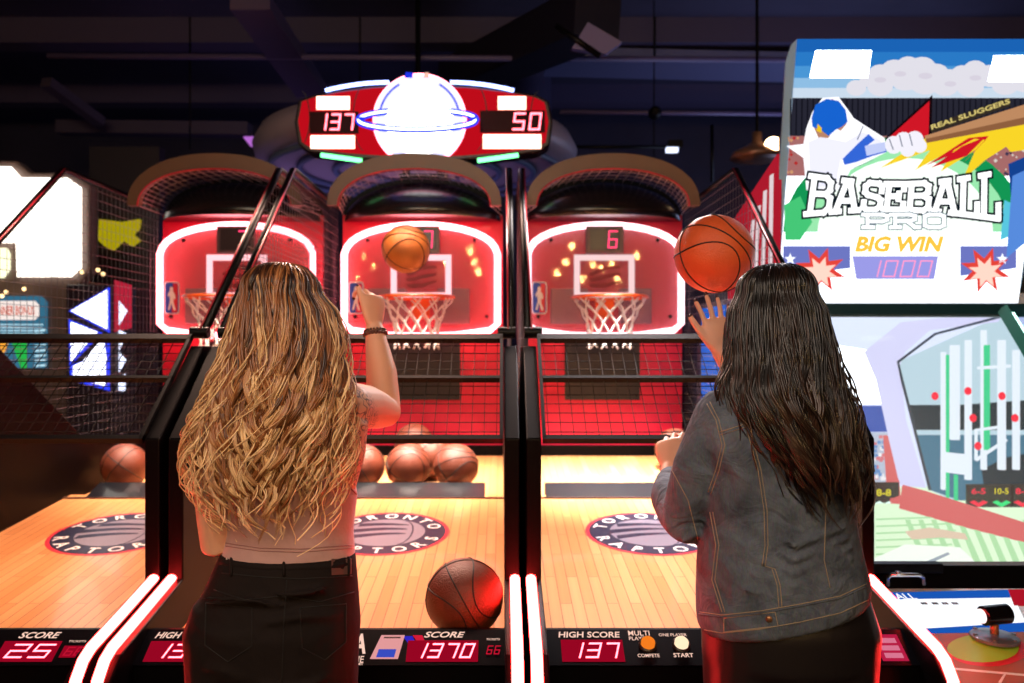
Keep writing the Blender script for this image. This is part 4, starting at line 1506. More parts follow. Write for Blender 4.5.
gsc = gm.build('game_screen', [E('screen_teal', (60, 120, 150), .8), E('screen_white', (240, 226, 220), 1.1), E('screen_green', (40, 190, 80), .9), E('screen_amber', (250, 170, 60), 1.0), E('screen_cyan', (190, 230, 245), 1.0)], bl)
lt = MB()
a, b = BQ(-8, 315)
c, d = BQ(36, 306)
put_text(lt, 'WINNER BONUS', bp, (a, b, c, d), 0, .015, .02)
lt.build('screen_lettering', E('screen_red', (225, 90, 60), .9), bl)
dots = MB()
for x_, y_ in ((6, 292), (24, 289), (98, 270), (103, 274), (82, 272), (2, 296)):
    dots.ell(P(x_, y_, 4.95), (.012, .012, .012), 8, 6).cut()
dots.split('bulb', glow('tiny_bulb', (255, 214, 150), 3.0), bl)

lt_ = empty('light_tower', (-2.45, 4.85, 0), 'dark tower with white blue lit triangles and a red side behind the left net', 'arcade machine')
tp = plane((-2.45, 4.80, 0), (1, 0, 0), (0, 0, 1))
TQ = lambda px, py: uv_of(tp, px, py)
body = MB()
xl, xr = P(66, 300, 4.8).x, P(112, 300, 4.8).x
xs = P(134, 300, 4.95).x
body.prism([(xl, 4.80, 0), (xr, 4.80, 0), (xs, 4.98, 0), (xs, 5.3, 0), (xl, 5.3, 0)], (0, 0, 1.84))
body.build('tower_body', mat('tower_dark', (34, 26, 44), .4), lt_, bevel=.006)
tri = MB()
for q in (((72, 311), (108, 290), (108, 329)), ((72, 322), (98, 332), (72, 361), ), ((104, 338), (107, 360), (80, 366)), ((74, 366), (106, 352), (106, 386), (74, 377))):
    pts = [TQ(*w_) for w_ in q]
    tri.on(tp, pts, .01, 0, .003).cut()
tri.split('lit_triangle', glow('triangle_white', (236, 240, 255), 3.0), lt_)
ed = MB()
for q in (((69, 311), (110, 287), (110, 333)), ((69, 319), (103, 333), (70, 366)), ((110, 336), (110, 364), (76, 368)), ((70, 366), (110, 350), (110, 391), (71, 380))):
    pts = [TQ(*w_) for w_ in q]
    ed.on(tp, pts, .004, 0, .001).cut()
ed.split('triangle_edge', glow('edge_blue', (40, 60, 230), 1.4), lt_)
nrm = (V(xs, 4.98, 0) - V(xr, 4.80, 0)).normalized()
tsp = plane((xr, 4.80, 0), nrm, (0, 0, 1))
S2 = lambda px, py: uv_of(tsp, px, py)
rs = MB().on(tsp, [S2(114, 280), S2(131, 285), S2(131, 328), S2(114, 332)], .004, 0, .002)
rs.build('red_side', E('tower_red', (200, 40, 66), .8), lt_)
t2 = MB()
for q in (((118, 301), (126, 311), (118, 325)), ((118, 330), (126, 334), (118, 350)), ((118, 352), (125, 360), (118, 372)), ((117, 380), (124, 374), (124, 391), (118, 391))):
    t2.on(tsp, [S2(*w_) for w_ in q], .004, 0, .007).cut()
t2.split('side_triangle', glow('triangle_pale', (220, 228, 255), 2.0), lt_)

yel = MB()
yp = [P(x, y, 5.9) for x, y in ((99, 219), (122, 222), (139, 219), (138, 228), (132, 234), (139, 240), (131, 246), (122, 240), (112, 250), (104, 246), (98, 240))]
yel.prism(yp, (0, .04, 0))
tag(yel.build('wall_sign', glow('sign_yellow', (190, 176, 10), .75), None, origin=(P(118, 235, 5.9))), 'small yellow splash shaped sign in the dark behind the left net', 'sign')
# dark backing wall panel with a pale edge that the yellow sign hangs on
pb = MB().b2((P(90, 0, 5.96).x, 5.95, 0), (P(160, 0, 5.96).x, 6.05, 2.95))
tag(pb.build('dark_partition', mat('partition_dark', (32, 26, 40), .6), None, origin=(-2.8, 6, 0)), 'dark upright partition carrying the yellow splash shaped sign', 'partition')
for px_, y0_, y1_ in ((84, 4.9, 4.95),):
    pass

# ================================================================== ceiling things
def pipe(name, a, b, r, label, m=STEEL, cat='pipe', group=None):
    a, b = Vector(a), Vector(b)
    o = MB().tube([a, b], r, 10)
    return tag(o.build(name, m, None, smooth=True, origin=(a + b) / 2), label, cat, group)


PUR = mat('purple_pipe', (92, 80, 120), .5)
pipe('ceiling_pipe', P(48, 56, 6.0), P(800, 60, 6.0), .022, 'long thin pipe running level below the dark ceiling', PUR)
pipe('ceiling_conduit', P(560, 112, 6.6), P(790, 114, 6.6), .018, 'short level conduit above the third arch with a round junction box', PUR)
jb = MB().lathe(P(654, 114, 6.55), [(.05, 0), (.05, .06), (.03, .08)], 20, 0, (0, -1, 0)).tube([P(654, 118, 6.56), P(654, 160, 6.56)], .006, 6).tube([P(654, 110, 6.58), V(P(654, 110, 6.58).x, 6.58, 4.3)], .006, 6)
tag(jb.build('ceiling_junction_box', STEEL, None, auto=40, origin=P(654, 114, 6.55)), 'small round black junction box on the level conduit', 'junction box')
pipe('hanging_rod', P(712, 125, 6.4), P(712, 182, 6.4), .014, 'short upright dark rod near the pendant lamp', STEEL)
pipe('track_rail', P(555, 147, 6.3), P(672, 147, 6.3), .014, 'thin dark rail holding the small lit track light', STEEL)
tl = MB().box(P(675, 144, 6.25), (.11, .06, .05), 0).box(P(672, 150, 6.22), (.09, .05, .035), 1)
tag(tl.build('ceiling_track_light', [STEEL, glow('track_lamp', (214, 224, 255), 2.0)], None, origin=P(675, 146, 6.25)), 'small pale track light above the third hoop arch', 'lamp')
pl_ = MB().prism([P(243, 137, 6.2), P(259, 137, 6.2), P(264, 147, 6.15), P(251, 147, 6.15)], (0, .02, .01))
tag(pl_.build('ceiling_light', glow('purple_lamp', (190, 110, 215), .9), None, origin=P(254, 142, 6.2)), 'small purple lit panel at the left of the round canopy', 'lamp')


def obox(name, a, b, w, h, m, label, cat, open_end=None):
    a, b = Vector(a), Vector(b)
    d, s, u = frame_of(b - a)
    mb = MB()
    c = [s * (-w / 2) + u * (-h / 2), s * (w / 2) + u * (-h / 2), s * (w / 2) + u * (h / 2), s * (-w / 2) + u * (h / 2)]
    mb.prism([a + q for q in c], b - a)
    o = mb.build(name, m, None, origin=(a + b) / 2)
    return tag(o, label, cat)


DUCT = mat('dark_duct', (26, 22, 40), .55)
PALE = mat('pale_purple_steel', (128, 112, 160), .5, .2)
obox('air_duct', P(455, 80, 7.5), P(598, 14, 5.2), .34, .30, DUCT, 'big dark square duct slanting down from the ceiling top centre', 'duct')
tag(MB().prism([P(572, 48, 5.05), P(588, 22, 5.05), P(622, 42, 5.05), P(606, 54, 5.05)], (0, .05, 0)).build('duct_grille', mat('lilac_grille', (120, 112, 165), .6), None, origin=P(597, 40, 5.1)), 'pale lilac diamond shaped grille at the end of the square duct', 'grille')
pipe('hanging_brace', P(556, 26, 4.6), P(600, 56, 4.6), .018, 'thin dark brace crossing under the square duct', STEEL)
obox('ceiling_girder', P(250, 2, 5.2), P(312, 92, 6.8), .26, .10, mat('dim_girder', (78, 64, 98), .6), 'pale purple girder slanting down left of the scoreboard', 'girder')
obox('ceiling_brace', P(46, 82, 6.6), P(100, 122, 7.2), .10, .08, mat('dim_brace', (66, 58, 80), .6), 'thin pale brace in the dark at the upper left', 'girder')
obox('ceiling_cable_tray', P(60, 128, 7.6), P(250, 130, 7.6), .16, .12, mat('dim_brace', (66, 58, 80), .6), 'dim level cable tray above the left machine', 'cable tray')
rd_ = MB().lathe(P(526, 112, 7.9), [(.25, 0), (.25, .52), (.23, .54)], 32)
tag(rd_.build('round_duct', mat('round_duct_grey', (60, 54, 84), .5), None, auto=40, origin=P(526, 112, 7.9)), 'short grey round duct behind the right end of the scoreboard', 'duct')
obox('ceiling_panel', P(545, 62, 7.2), P(800, 68, 7.2), .5, .10, mat('blue_grey_soffit', (92, 94, 130), .6), 'level blue grey soffit band below the ceiling at the right', 'soffit')
for i, (x_, ya, yb_) in enumerate(((190, 0, 150), (360, 0, 90), (655, 0, 60), (758, 0, 110))):
    pipe('hanging_rod', P(x_, ya, 6.9), P(x_, yb_, 6.9), .008, ['thin hanging rod above the left arch', 'thin hanging rod above the scoreboard digits 137', 'thin hanging rod right of the square duct', 'thin hanging rod near the baseball marquee'][i], STEEL, 'rod')
# pendant lamp
pd_ = empty('pendant_lamp', P(752, 155, 5.0), 'wide dish pendant lamp with glowing bulb beside the baseball marquee', 'lamp')
pc_ = P(757, 158, 5.0)
MB().lathe(pc_, [(.15, -.01), (.165, 0), (.15, .035), (.08, .07), (.03, .10), (.03, .16)], 36).build('lamp_shade', mat('bronze_shade', (130, 96, 80), .3, .4), pd_, smooth=True)
MB().ell(pc_ + V(.06, -.12, .055), (.05, .05, .045), 16, 10).build('bulb', glow('warm_bulb', (255, 214, 160), 14.0), pd_, smooth=True)
MB().tube([pc_ + V(0, 0, .15), V(pc_.x, 5.0, 4.3)], .01, 6).build('cord', STEEL, pd_)

# bulbs of the bar behind the players (they mirror in the backboards)
for i, (px, py) in enumerate(((361, 256), (371, 266), (357, 279), (446, 262), (470, 250), (474, 262), (478, 272), (566, 262), (572, 246), (557, 273), (593, 264), (601, 268), (612, 264), (637, 256), (618, 280), (583, 279))):
    c = P(px, py, 9 + 3.6)
    c.y = -3.6
    o = MB().ell(c, (.045, .045, .055), 12, 8).tube([c + V(0, 0, .05), V(c.x, c.y, 4.3)], .005, 5, 1)
    if i == 0:
        b0 = o.build('hanging_bulb', [glow('amber_bulb', (255, 200, 120), 260.0), STEEL], None, smooth=True, origin=c)
        tag(b0, 'small amber bulb hanging behind the players, seen only as a reflection', 'bulb', 'hanging bulbs behind the players')
    else:
        ob = b0.copy()
        ob.location = c
        C.objects.link(ob)

# ================================================================== people
def hand(mb, w, d, nb, side, curl, spread=.16, s=1.0, thumb=(.75, .35), tbend=.35):
    """w wrist, d finger direction, nb direction the back of the hand faces, side towards the thumb"""
    w, d, nb, side = Vector(w), Vector(d).normalized(), Vector(nb), Vector(side)
    nb = (nb - d * nb.dot(d)).normalized()
    sd = d.cross(nb)
    if sd.dot(side) < 0:
        sd = -sd
    # palm: flat tapered block of round sections
    ks = []
    n = 18
    vs = []
    for t, hw, ht in ((-.012, .022, .018), (.01, .028, .018), (.035, .036, .0165), (.06, .041, .015), (.082, .040, .0125), (.092, .034, .008)):
        c = w + d * t * s + sd * (.002 * s)
        for j in range(n):
            a = 2 * PI * j / n
            vs.append(c + sd * math.cos(a) * hw * s + nb * math.sin(a) * ht * s)
    fs = [(i * n + j, i * n + (j + 1) % n, (i + 1) * n + (j + 1) % n, (i + 1) * n + j) for i in range(5) for j in range(n)]
    fs += [tuple(range(n))[::-1], tuple(5 * n + j for j in range(n))]
    mb.add(vs, fs)
    tips = []
    for k, (off, L, r, base) in enumerate(((.0325, .072, .0080, .080), (.0110, .080, .0082, .085), (-.0105, .075, .0078, .082), (-.0310, .059, .0069, .073))):
        cu = curl[k]
        sp_ = spread * (1.2, .35, -.4, -1.25)[k]
        p = w + d * base * s + sd * off * s
        dd = (d + sd * sp_).normalized()
        ax = dd.cross(nb).normalized()
        pts, rs = [p - dd * .022 * s, p], [r * s * 1.05, r * s * 1.08]
        for seg, c_ in zip((.45, .31, .24), cu):
            q = Quaternion(ax, -R(c_))
            dd = (q @ dd)
            if pts and (dd - d).dot(nb) > .02:
                pass
            p = p + dd * L * seg * s
            pts.append(p - dd * L * seg * s * .5)
            rs.append(r * s * (.96 if seg > .4 else .88))
            pts.append(p)
            rs.append(r * s * (.98 if seg > .4 else .9 if seg > .3 else .76))
        mb.tube(pts, rs, 12, round_=True)
        tips.append((p, dd, r * s))
    b = w + d * .022 * s + sd * .024 * s
    t1 = (sd * thumb[0] + d * (1 - thumb[1] * .4) - nb * thumb[1]).normalized()
    t2 = (t1 + d * tbend - nb * .15).normalized()
    t3 = (t2 + d * tbend * .6 - nb * .1).normalized()
    p1 = b + t1 * .04 * s
    p2 = p1 + t2 * .032 * s
    p3 = p2 + t3 * .024 * s
    mb.tube([b - t1 * .012 * s, b, p1, (p1 + p2) / 2, p2, p3], [.013 * s, .0135 * s, .0105 * s, .0095 * s, .0098 * s, .0075 * s], 12, round_=True)
    tips.append((p3, t3, .0078 * s))
    return tips, nb


def limb(mb, pts, rs):
    """tapering limb with extra points between the joints"""
    P_, R_ = [], []
    for i in range(len(pts) - 1):
        a, b = Vector(pts[i]), Vector(pts[i + 1])
        for t in (0, .33, .66):
            P_.append(a.lerp(b, t))
            R_.append(rs[i] * (1 - t) + rs[i + 1] * t)
    P_.append(Vector(pts[-1]))
    R_.append(rs[-1])
    mb.tube(P_, R_, 20, round_=True)


def grow(secs, off, zs=None):
    return [(s[0], s[1], s[2], s[3] + off, s[4] + off, s[5] + off) + tuple(s[6:]) for s in secs if zs is None or zs[0] - 1e-6 <= s[2] <= zs[1] + 1e-6]


def head_mesh(mb, c, yaw, tilt):
    """skull, jaw, brow, nose, lips, ears, one surface with the neck; yaw about z, tilt looks up"""
    m = Matrix.Rotation(yaw, 3, 'Z') @ Matrix.Rotation(tilt, 3, 'X')
    c = Vector(c)
    T = lambda x, y, z: c + m @ Vector((x, y, z))
    mb.ell(c, (.073, .092, .104), 28, 18, rot=m)
    mb.ell(T(0, .02, -.045), (.060, .068, .062), 24, 14, rot=m)
    mb.ell(T(0, .048, -.088), (.034, .034, .026), 20, 12, rot=m)
    mb.tube([T(0, .082, .022), T(0, .098, -.006), T(0, .108, -.024), T(0, .098, -.034)], [.007, .009, .012, .009], 12, round_=True)
    for s in (-1, 1):
        mb.ell(T(s * .010, .096, -.031), (.008, .008, .006), 10, 8, rot=m)
        mb.ell(T(s * .028, .076, .026), (.022, .012, .008), 14, 8, rot=m)
        mb.ell(T(s * .036, .070, -.022), (.022, .018, .018), 14, 8, rot=m)
        mb.ell(T(s * .074, -.002, -.012), (.008, .018, .030), 14, 10, rot=m)
    mb.ell(T(0, .086, -.056), (.022, .009, .006), 14, 8, rot=m)
    mb.ell(T(0, .085, -.066), (.019, .009, .007), 14, 8, rot=m)
    return T, m


def face_parts(T, m, body, iris):
    for s in (-1, 1):
        e = MB().ell(T(s * .030, .074, .004), (.0125, .0125, .0125), 16, 12, 0, rot=m).ell(T(s * .030, .0835, .004), (.006, .004, .006), 12, 8, 1, rot=m)
        e.build('eye', [mat('eye_white', (236, 232, 228), .2), iris], body, smooth=True)
        MB().tube([T(s * .014, .086, .026), T(s * .030, .088, .032), T(s * .046, .076, .027)], [.002, .003, .0015], 8).build('eyebrow', mat('brow_brown', (70, 46, 32), .8), body, smooth=True)
    MB().tube([T(-.021, .086, -.060), T(-.008, .0945, -.057), T(0, .0945, -.0585), T(.008, .0945, -.057), T(.021, .086, -.060)], [.002, .005, .0045, .005, .002], 8).build('lips', mat('lip_rose', (190, 90, 88), .4), body, smooth=True)


def lower(mb, secs, off, leg, r0=.098):
    mb.loft(grow(secs, off))
    for s in (-1, 1):
        cx, cy = leg['cx'], leg['cy']
        k = leg['foot'][0 if s < 0 else 1]
        pts = [(cx + s * .088, cy - .005, .86), (cx + s * .092, cy + .0, .70), (cx * .6 + k[0] * .4 + s * .04, (cy + .03) * .6 + k[1] * .4, .47), (k[0], k[1] - .01, .34), (k[0], k[1] - .005, .10)]
        rr = [r0 + off, r0 - .010 + off, .060 + off, .056 + off, .038 + off]
        limb(mb, pts, rr)


def foot(mb, k, off=0):
    mb.tube([(k[0], k[1] - .045, .040), (k[0], k[1] + .01, .050), (k[0], k[1] + .09, .036), (k[0], k[1] + .15, .028)], [.032 + off, .036 + off, .036 + off, .028 + off], 16, round_=True)


def hair(name, root, hc, env, m, clumps, per, lam, amp, rmin, rmax, zend, front=.62, seed=3, cyf=None, core=.86, wisps=60, cw=.013, twist=1.0):
    """long hair: locks that leave the crown, run down over an envelope and curl towards their ends"""
    g = random.Random(seed)

    def at(z):
        if z >= env[0][0]:
            return env[0][1:]
        for a, b in zip(env, env[1:]):
            if b[0] <= z <= a[0]:
                t = (a[0] - z) / (a[0] - b[0])
                if a is env[0]:
                    # round crown
                    s_ = max(0, 1 - (1 - t) ** 2.1) ** .56
                    return tuple(a[i] + (b[i] - a[i]) * (s_ if i in (2, 3, 4) else t) for i in range(1, 6))
                t = t * t * (3 - 2 * t) * .4 + t * .6
                return tuple(a[i] + (b[i] - a[i]) * t for i in range(1, 6))
        return env[-1][1:]

    def pos(z, th, s):
        cx, cy, rx, rb, rf = at(z)
        c, q = math.cos(th), math.sin(th)
        return V(cx + c * rx * s, cy + q * (rf if q > 0 else rb) * s, z)
    mb = MB()
    # dark inner mass
    mb.att = .05
    zt = env[0][0]
    zc = zend[1] + .05
    zs = [zt - .007 - (zt - zc) * (i / 26) ** 1.6 for i in range(27)]
    mb.loft([(at(z)[0], at(z)[1], z) + tuple(max(.004, q * core * (1 if i < 20 else 1 - .5 * ((i - 19) / 7) ** 2)) for q in at(z)[2:5]) for i, z in enumerate(zs)], 32)
    for ci in range(clumps):
        th0 = g.uniform(-PI, 0) if g.random() < .84 else g.choice((g.uniform(0, front), g.uniform(PI - front, PI)))
        layer = g.uniform(.84, 1.0)
        ze = g.uniform(*zend) + .06 * abs(math.cos(th0)) ** 3
        if layer > .95:
            ze += g.uniform(0, .26)
        ph = 2.4 * math.sin(3 * th0) + g.uniform(-.9, .9)
        la = lam * g.uniform(.8, 1.3)
        am_ = amp * g.uniform(.45, 1.35)
        base = g.random()
        hd = (1 if math.cos(th0) > 0 else -1) * (1 if g.random() < .85 else -1)
        drift = g.uniform(-.14, .14)
        zstart = zt - g.uniform(.0, .012) if g.random() < .85 else g.uniform(zt - .12, zt - .02)
        n = 56
        cen, ts = [], []
        for i in range(n):
            t = i / (n - 1)
            z = zstart + (ze - zstart) * t ** 1.3
            down = zt - z
            w_ = min(1, max(0, (down - .09) / .26)) ** 1.2
            an = 2 * PI * down / (la * (1.15 - .3 * t)) + ph
            tx = V(-math.sin(th0), math.cos(th0), 0)
            ro = V(math.cos(th0), math.sin(th0), 0)
            c_ = am_ * w_
            cen.append(pos(z, th0 + drift * t, layer) + tx * (c_ * math.cos(an) * hd) + ro * (c_ * .8 * math.sin(an)) + V(0, 0, c_ * .5 * math.cos(an * 1.0 + .8)))
            ts.append((t, tx, ro))
        wid = g.uniform(.75, 1.25) * cw
        for k in range(per):
            mb.att = min(1, max(0.01, base * .8 + g.uniform(-.06, .22)))
            f0, q0 = g.uniform(0, 2 * PI), math.sqrt(g.random())
            r = g.uniform(rmin, rmax)
            cut = g.uniform(.9, 1.0)
            pts, rs = [], []
            for (t, tx, ro), c in zip(ts, cen):
                if t > cut:
                    break
                rc = wid * q0 * (1.25 - .45 * min(1, t * 2)) * (1 - .8 * max(0, (t - .6) / .4))
                f = f0 + hd * t * 5.0 * twist
                pts.append(c + tx * (rc * math.cos(f)) + ro * (rc * .6 * math.sin(f)))
                rs.append(r * min(1, .5 + t * 4) * (1 if t < .7 else max(.1, 1 - (t - .7) / (cut - .7) * .9)))
            mb.tube(pts, rs, 5, cap=False)
    for ci in range(wisps):
        mb.att = min(1, g.uniform(.4, 1.1))
        a0 = g.choice((g.uniform(-.5, .3), g.uniform(PI - .3, PI + .5), g.uniform(-PI, 0)))
        la, p2, am_ = lam * g.uniform(.7, 1.5), g.uniform(0, 6.28), amp * g.uniform(1.0, 2.2)
        zs_, ze = zt - g.uniform(.02, .25), g.uniform(*zend) + g.uniform(-.02, .12)
        pts = []
        for i in range(34):
            t = i / 33
            z = zs_ + (ze - zs_) * t
            p = pos(z, a0, 1.04 + .06 * t)
            w_ = min(1, max(0, (zt - z - .06) / .25))
            an = 2 * PI * (zt - z) / la + p2
            p += V(-math.sin(a0), math.cos(a0), 0) * am_ * w_ * math.cos(an) + V(math.cos(a0), math.sin(a0), 0) * am_ * w_ * .7 * math.sin(an)
            pts.append(p)
        mb.tube(pts, [g.uniform(.0009, .0018)] * 34, 4, cap=False)
    mb.att = .5
    return mb.build(name, m, root, smooth=True)


def surface_line(bvh, pxs, r, mb, mi=0, lift=.0, dash=False, y0=0.9):
    """a sewn line that lies on the garment: points found by shooting sight lines at it"""
    c = V(0, 0, 1.5)
    pts = []
    for (x0, y0_), (x1, y1_) in zip(pxs, pxs[1:]):
        n = max(2, int(math.hypot(x1 - x0, y1_ - y0_) / 4))
        for i in range(n):
            t = i / n
            pts.append((x0 + (x1 - x0) * t, y0_ + (y1_ - y0_) * t))
    pts.append(pxs[-1])
    out = []
    for q in pts:
        d = (P(q[0], q[1], 1) - c).normalized()
        h = bvh.ray_cast(c, d)
        if h[0] is not None:
            out.append(h[0] + h[1] * lift)
    if len(out) > 1:
        mb.tube(out, r, 6, mi)
    return out


def bvh_of(mb):
    return BVHTree.FromPolygons([tuple(p) for p in mb.v], mb.f)


# ---- blonde woman -------------------------------------------------
LC = (-.48, 1.77)
# hair first for its own width at each height, taken at the depth of the hair
kx = lambda px: (px - VX) / 466
kz = lambda py: 1.5 - (py - VY) / 466


def env_of(rows):
    out = []
    for y, xl, xr, cy, rb, rf in rows:
        out.append((kz(y), (kx(xl) + kx(xr)) / 2, cy, (kx(xr) - kx(xl)) / 2 * .95 - .004, rb, rf))
    return out


secL = [(-.512, 1.775, .74, .10, .09, .09), (-.507, 1.77, .80, .180, .115, .095), (-.501, 1.77, .88, .182, .12, .10), (-.489, 1.775, .95, .164, .105, .095),
        (-.475, 1.78, 1.02, .141, .088, .09), (-.470, 1.78, 1.08, .132, .082, .088), (-.469, 1.78, 1.16, .140, .086, .095),
        (-.463, 1.78, 1.25, .159, .094, .112), (-.465, 1.78, 1.32, .168, .092, .09), (-.478, 1.78, 1.375, .140, .072, .065), (-.485, 1.785, 1.41, .07, .052, .05), (-.49, 1.785, 1.46, .05, .05, .05)]
b = MB()
legL = dict(cx=-.508, cy=1.775, foot=[(-.62, 1.78), (-.42, 1.80)])
lower(b, secL[:5], -.004, legL)
b.loft(grow(secL[2:4], -.006) + secL[4:])
limb(b, [(-.49, 1.785, 1.42), (-.508, 1.79, 1.50)], [.050, .050])
T, m_ = head_mesh(b, (-.512, 1.795, 1.560), R(-8), R(10))
# arms
limb(b, [(-.605, 1.78, 1.352), (-.638, 1.765, 1.20), (-.632, 1.775, 1.055), (-.61, 1.90, 1.045), (-.59, 1.985, 1.03)], [.050, .043, .038, .036, .026])
hand(b, (-.59, 1.985, 1.03), (.12, 1, -.15), (-.6, 0, .8), (.8, 0, .6), [(25, 35, 20)] * 4, .05, .95)
limb(b, [(-.352, 1.79, 1.352), (-.325, 1.90, 1.345), (-.298, 2.025, 1.322), (-.312, 2.07, 1.42), (-.338, 2.115, 1.535)], [.060, .052, .043, .040, .024])
tipsL, _ = hand(b, (-.336, 2.117, 1.540), (-.04, .12, 1), (.80, -.70, .05), (-.6, -.8, 0), [(38, 62, 46), (50, 76, 50), (58, 82, 50), (62, 84, 46)], .14, .92, thumb=(.34, .10), tbend=.55)
for k in (0, 1):
    foot(b, legL['foot'][k])
bm = b.remesh(.0037, 9)
SKL = skin_mat('skin_fair_tattooed', (V(-.338, 1.76, 1.285) - V(-.48, 1.77, 0), V(.075, .16, .13)))
wl = bm.build('person', SKL, None, smooth=True, origin=(LC[0], LC[1], 0))
tag(wl, 'woman with long curly blonde hair in pink tank top and black jeans, one arm raised', 'person')
face_parts(T, m_, wl, mat('iris_blue', (60, 100, 130), .2))
BV = bvh_of(bm)
# nails
nm = MB()
for p, d_, r_ in tipsL:
    nm.ell(p + d_ * .001 - V(0, .0, 0), (r_ * .62, r_ * .8, r_ * .7), 10, 8).cut()
nm.split('nail', mat('nail_dark', (60, 20, 26), .25), wl, smooth=True)
# tank top
tk_ = [(s[0], s[1], s[2], s[3] + .007, s[4] + .008, s[5] + .008) for s in secL if 1.0 < s[2] < 1.2]
tk_ = [(-.478, 1.78, 1.005, .140, .088, .09)] + tk_
tk_ += [(-.470, 1.78, 1.215, .132, .100, .112, 2.8), (-.472, 1.78, 1.26, .115, .105, .120, 3.4), (-.474, 1.78, 1.31, .105, .102, .10, 3.2), (-.476, 1.782, 1.36, .098, .088, .08, 3.0), (-.478, 1.785, 1.395, .085, .07, .06, 2.6)]
tm = MB().loft(tk_, 40).remesh(.006, 5)
top = tm.build('tank_top', mat('dusty_pink_knit', (190, 150, 148), .9, bump=(18, .5), sheen=.2), wl, smooth=True)
TB = bvh_of(tm)
hem = MB()
for off in (0, 3):
    surface_line(TB, [(226, 543 + off), (260, 548 + off), (300, 549 + off), (352, 545 + off)], .0012, hem, lift=.0004)
surface_line(TB, [(336, 450), (341, 470), (350, 488), (362, 500)], .0022, hem, lift=.001)
hem.build('hem_stitching', mat('pink_hem', (160, 116, 116), .9), top, smooth=True)
# jeans
j = MB()
js = [s for s in secL if s[2] <= 1.0] + [(-.4745, 1.779, 1.035, .141, .090, .092)]
lower(j, js, .007, legL, .098)
for q in (([-.66, -.55, -.44], .955, .012), ([-.66, -.58, -.50], .905, -.02), ([-.50, -.42, -.34], .915, .014), ([-.65, -.56, -.47], .86, .016), ([-.52, -.44, -.35], .80, -.02), ([-.66, -.60, -.53], .80, .02), ([-.50, -.42, -.34], .985, -.008)):
    xs_, z_, dz_ = q
    pts = []
    for i in range(9):
        x_ = xs_[0] + (xs_[2] - xs_[0]) * i / 8
        z__ = z_ + dz_ * math.sin(i / 8 * PI)
        u_ = (x_ + .501) / .19
        pts.append((x_, 1.77 - .122 * math.sqrt(max(.05, 1 - u_ * u_)), z__))
    j.tube(pts, [.001, .004, .006, .0075, .008, .0075, .006, .004, .001], 8)
jm = j.remesh(.007, 5)
JM = mat('black_denim', (17, 12, 13), .85, noise=(6, (30, 22, 22), .35), bump=(9, .9), spec=.2)
jeans = jm.build('jeans', JM, wl, smooth=True)
JB = bvh_of(jm)
st = MB()
for l in ([(222, 573), (260, 577), (300, 579), (352, 576)], [(287, 580), (284, 620), (282, 682)], [(214, 590), (245, 600), (283, 596)], [(284, 596), (320, 602), (354, 592)],
          [(206, 603), (205, 645), (228, 662), (252, 646), (252, 608), (206, 603)], [(300, 608), (302, 648), (325, 660), (346, 642), (346, 604), (300, 608)]):
    surface_line(JB, l, .0013, st, lift=.0004)
st.build('seams', mat('dark_seam', (18, 14, 16), .8), jeans, smooth=True)
wb = MB()
surface_line(JB, [(220, 562), (250, 566), (290, 568), (330, 567), (352, 563)], .010, wb, lift=-.0075)
for x_ in (232, 284, 348):
    surface_line(JB, [(x_, 557), (x_, 576)], .0035, wb, lift=.0025)
wb.build('waistband', JM, jeans, smooth=True)
pa = []
for q in ((331, 560), (350, 559), (350, 574), (331, 575)):
    h = JB.ray_cast(V(0, 0, 1.5), (P(q[0], q[1], 1) - V(0, 0, 1.5)).normalized())
    pa.append((h[0] + h[1] * .0035) if h[0] is not None else None)
if all(pa):
    tag(MB().prism(pa, (0, .003, 0)).build('leather_patch', mat('brown_patch', (92, 62, 56), .6), jeans), 'brown leather patch')
rv = MB()
for q in ((227, 556), (244, 557)):
    h = JB.ray_cast(V(0, 0, 1.5), (P(q[0], q[1] + 3, 1) - V(0, 0, 1.5)).normalized())
    if h[0] is not None:
        rv.ell(h[0], (.0028, .0028, .0028), 8, 6).cut()
if rv.f:
    rv.split('rivet', mat('silver_rivet', (200, 200, 200), .3, .9), jeans, smooth=True)
# shoes
for k in (0, 1):
    sh = MB()
    foot(sh, legL['foot'][k], .009)
    f_ = legL['foot'][k]
    sh.loft([(f_[0], f_[1] + .055, .0, .045, .13, .13), (f_[0], f_[1] + .055, .022, .045, .13, .13)], 24)
    sh.remesh(.006, 3).build('shoe', mat('black_shoe', (24, 22, 24), .5), wl, smooth=True)
# bracelet of brown beads
br = MB()
bcn = V(-.334, 2.108, 1.520)
ax = V(-.12, .2, 1).normalized()
_, s_, u_ = frame_of(ax)
for i in range(20):
    a = 2 * PI * i / 20
    br.ell(bcn + (s_ * math.cos(a) + u_ * math.sin(a)) * .0285, (.0052, .0052, .0058), 10, 6)
    br.ell(bcn + ax * .009 + (s_ * math.cos(a + .15) + u_ * math.sin(a + .15)) * .0275, (.0035, .0035, .0035), 8, 5)
br.build('bracelet', mat('brown_beads', (84, 52, 44), .35), wl, smooth=True)
envL = env_of([
    (260, 266, 276, 1.785, .01, .01), (290, 229, 316, 1.795, .098, .085), (312, 220, 333, 1.795, .118, .095), (335, 216, 341, 1.79, .125, .09), (360, 212, 344, 1.77, .118, .075),
    (390, 204, 348, 1.745, .108, .06), (420, 193, 350, 1.735, .105, .055), (450, 186, 350, 1.730, .100, .05), (480, 188, 345, 1.725, .092, .045), (505, 204, 336, 1.722, .085, .04), (530, 224, 326, 1.72, .075, .035), (560, 240, 300, 1.715, .06, .03)])
HL = hair_mat('blonde_hair', (44, 22, 14), (158, 98, 56), (252, 216, 166), 1.66, 1.15, .34)
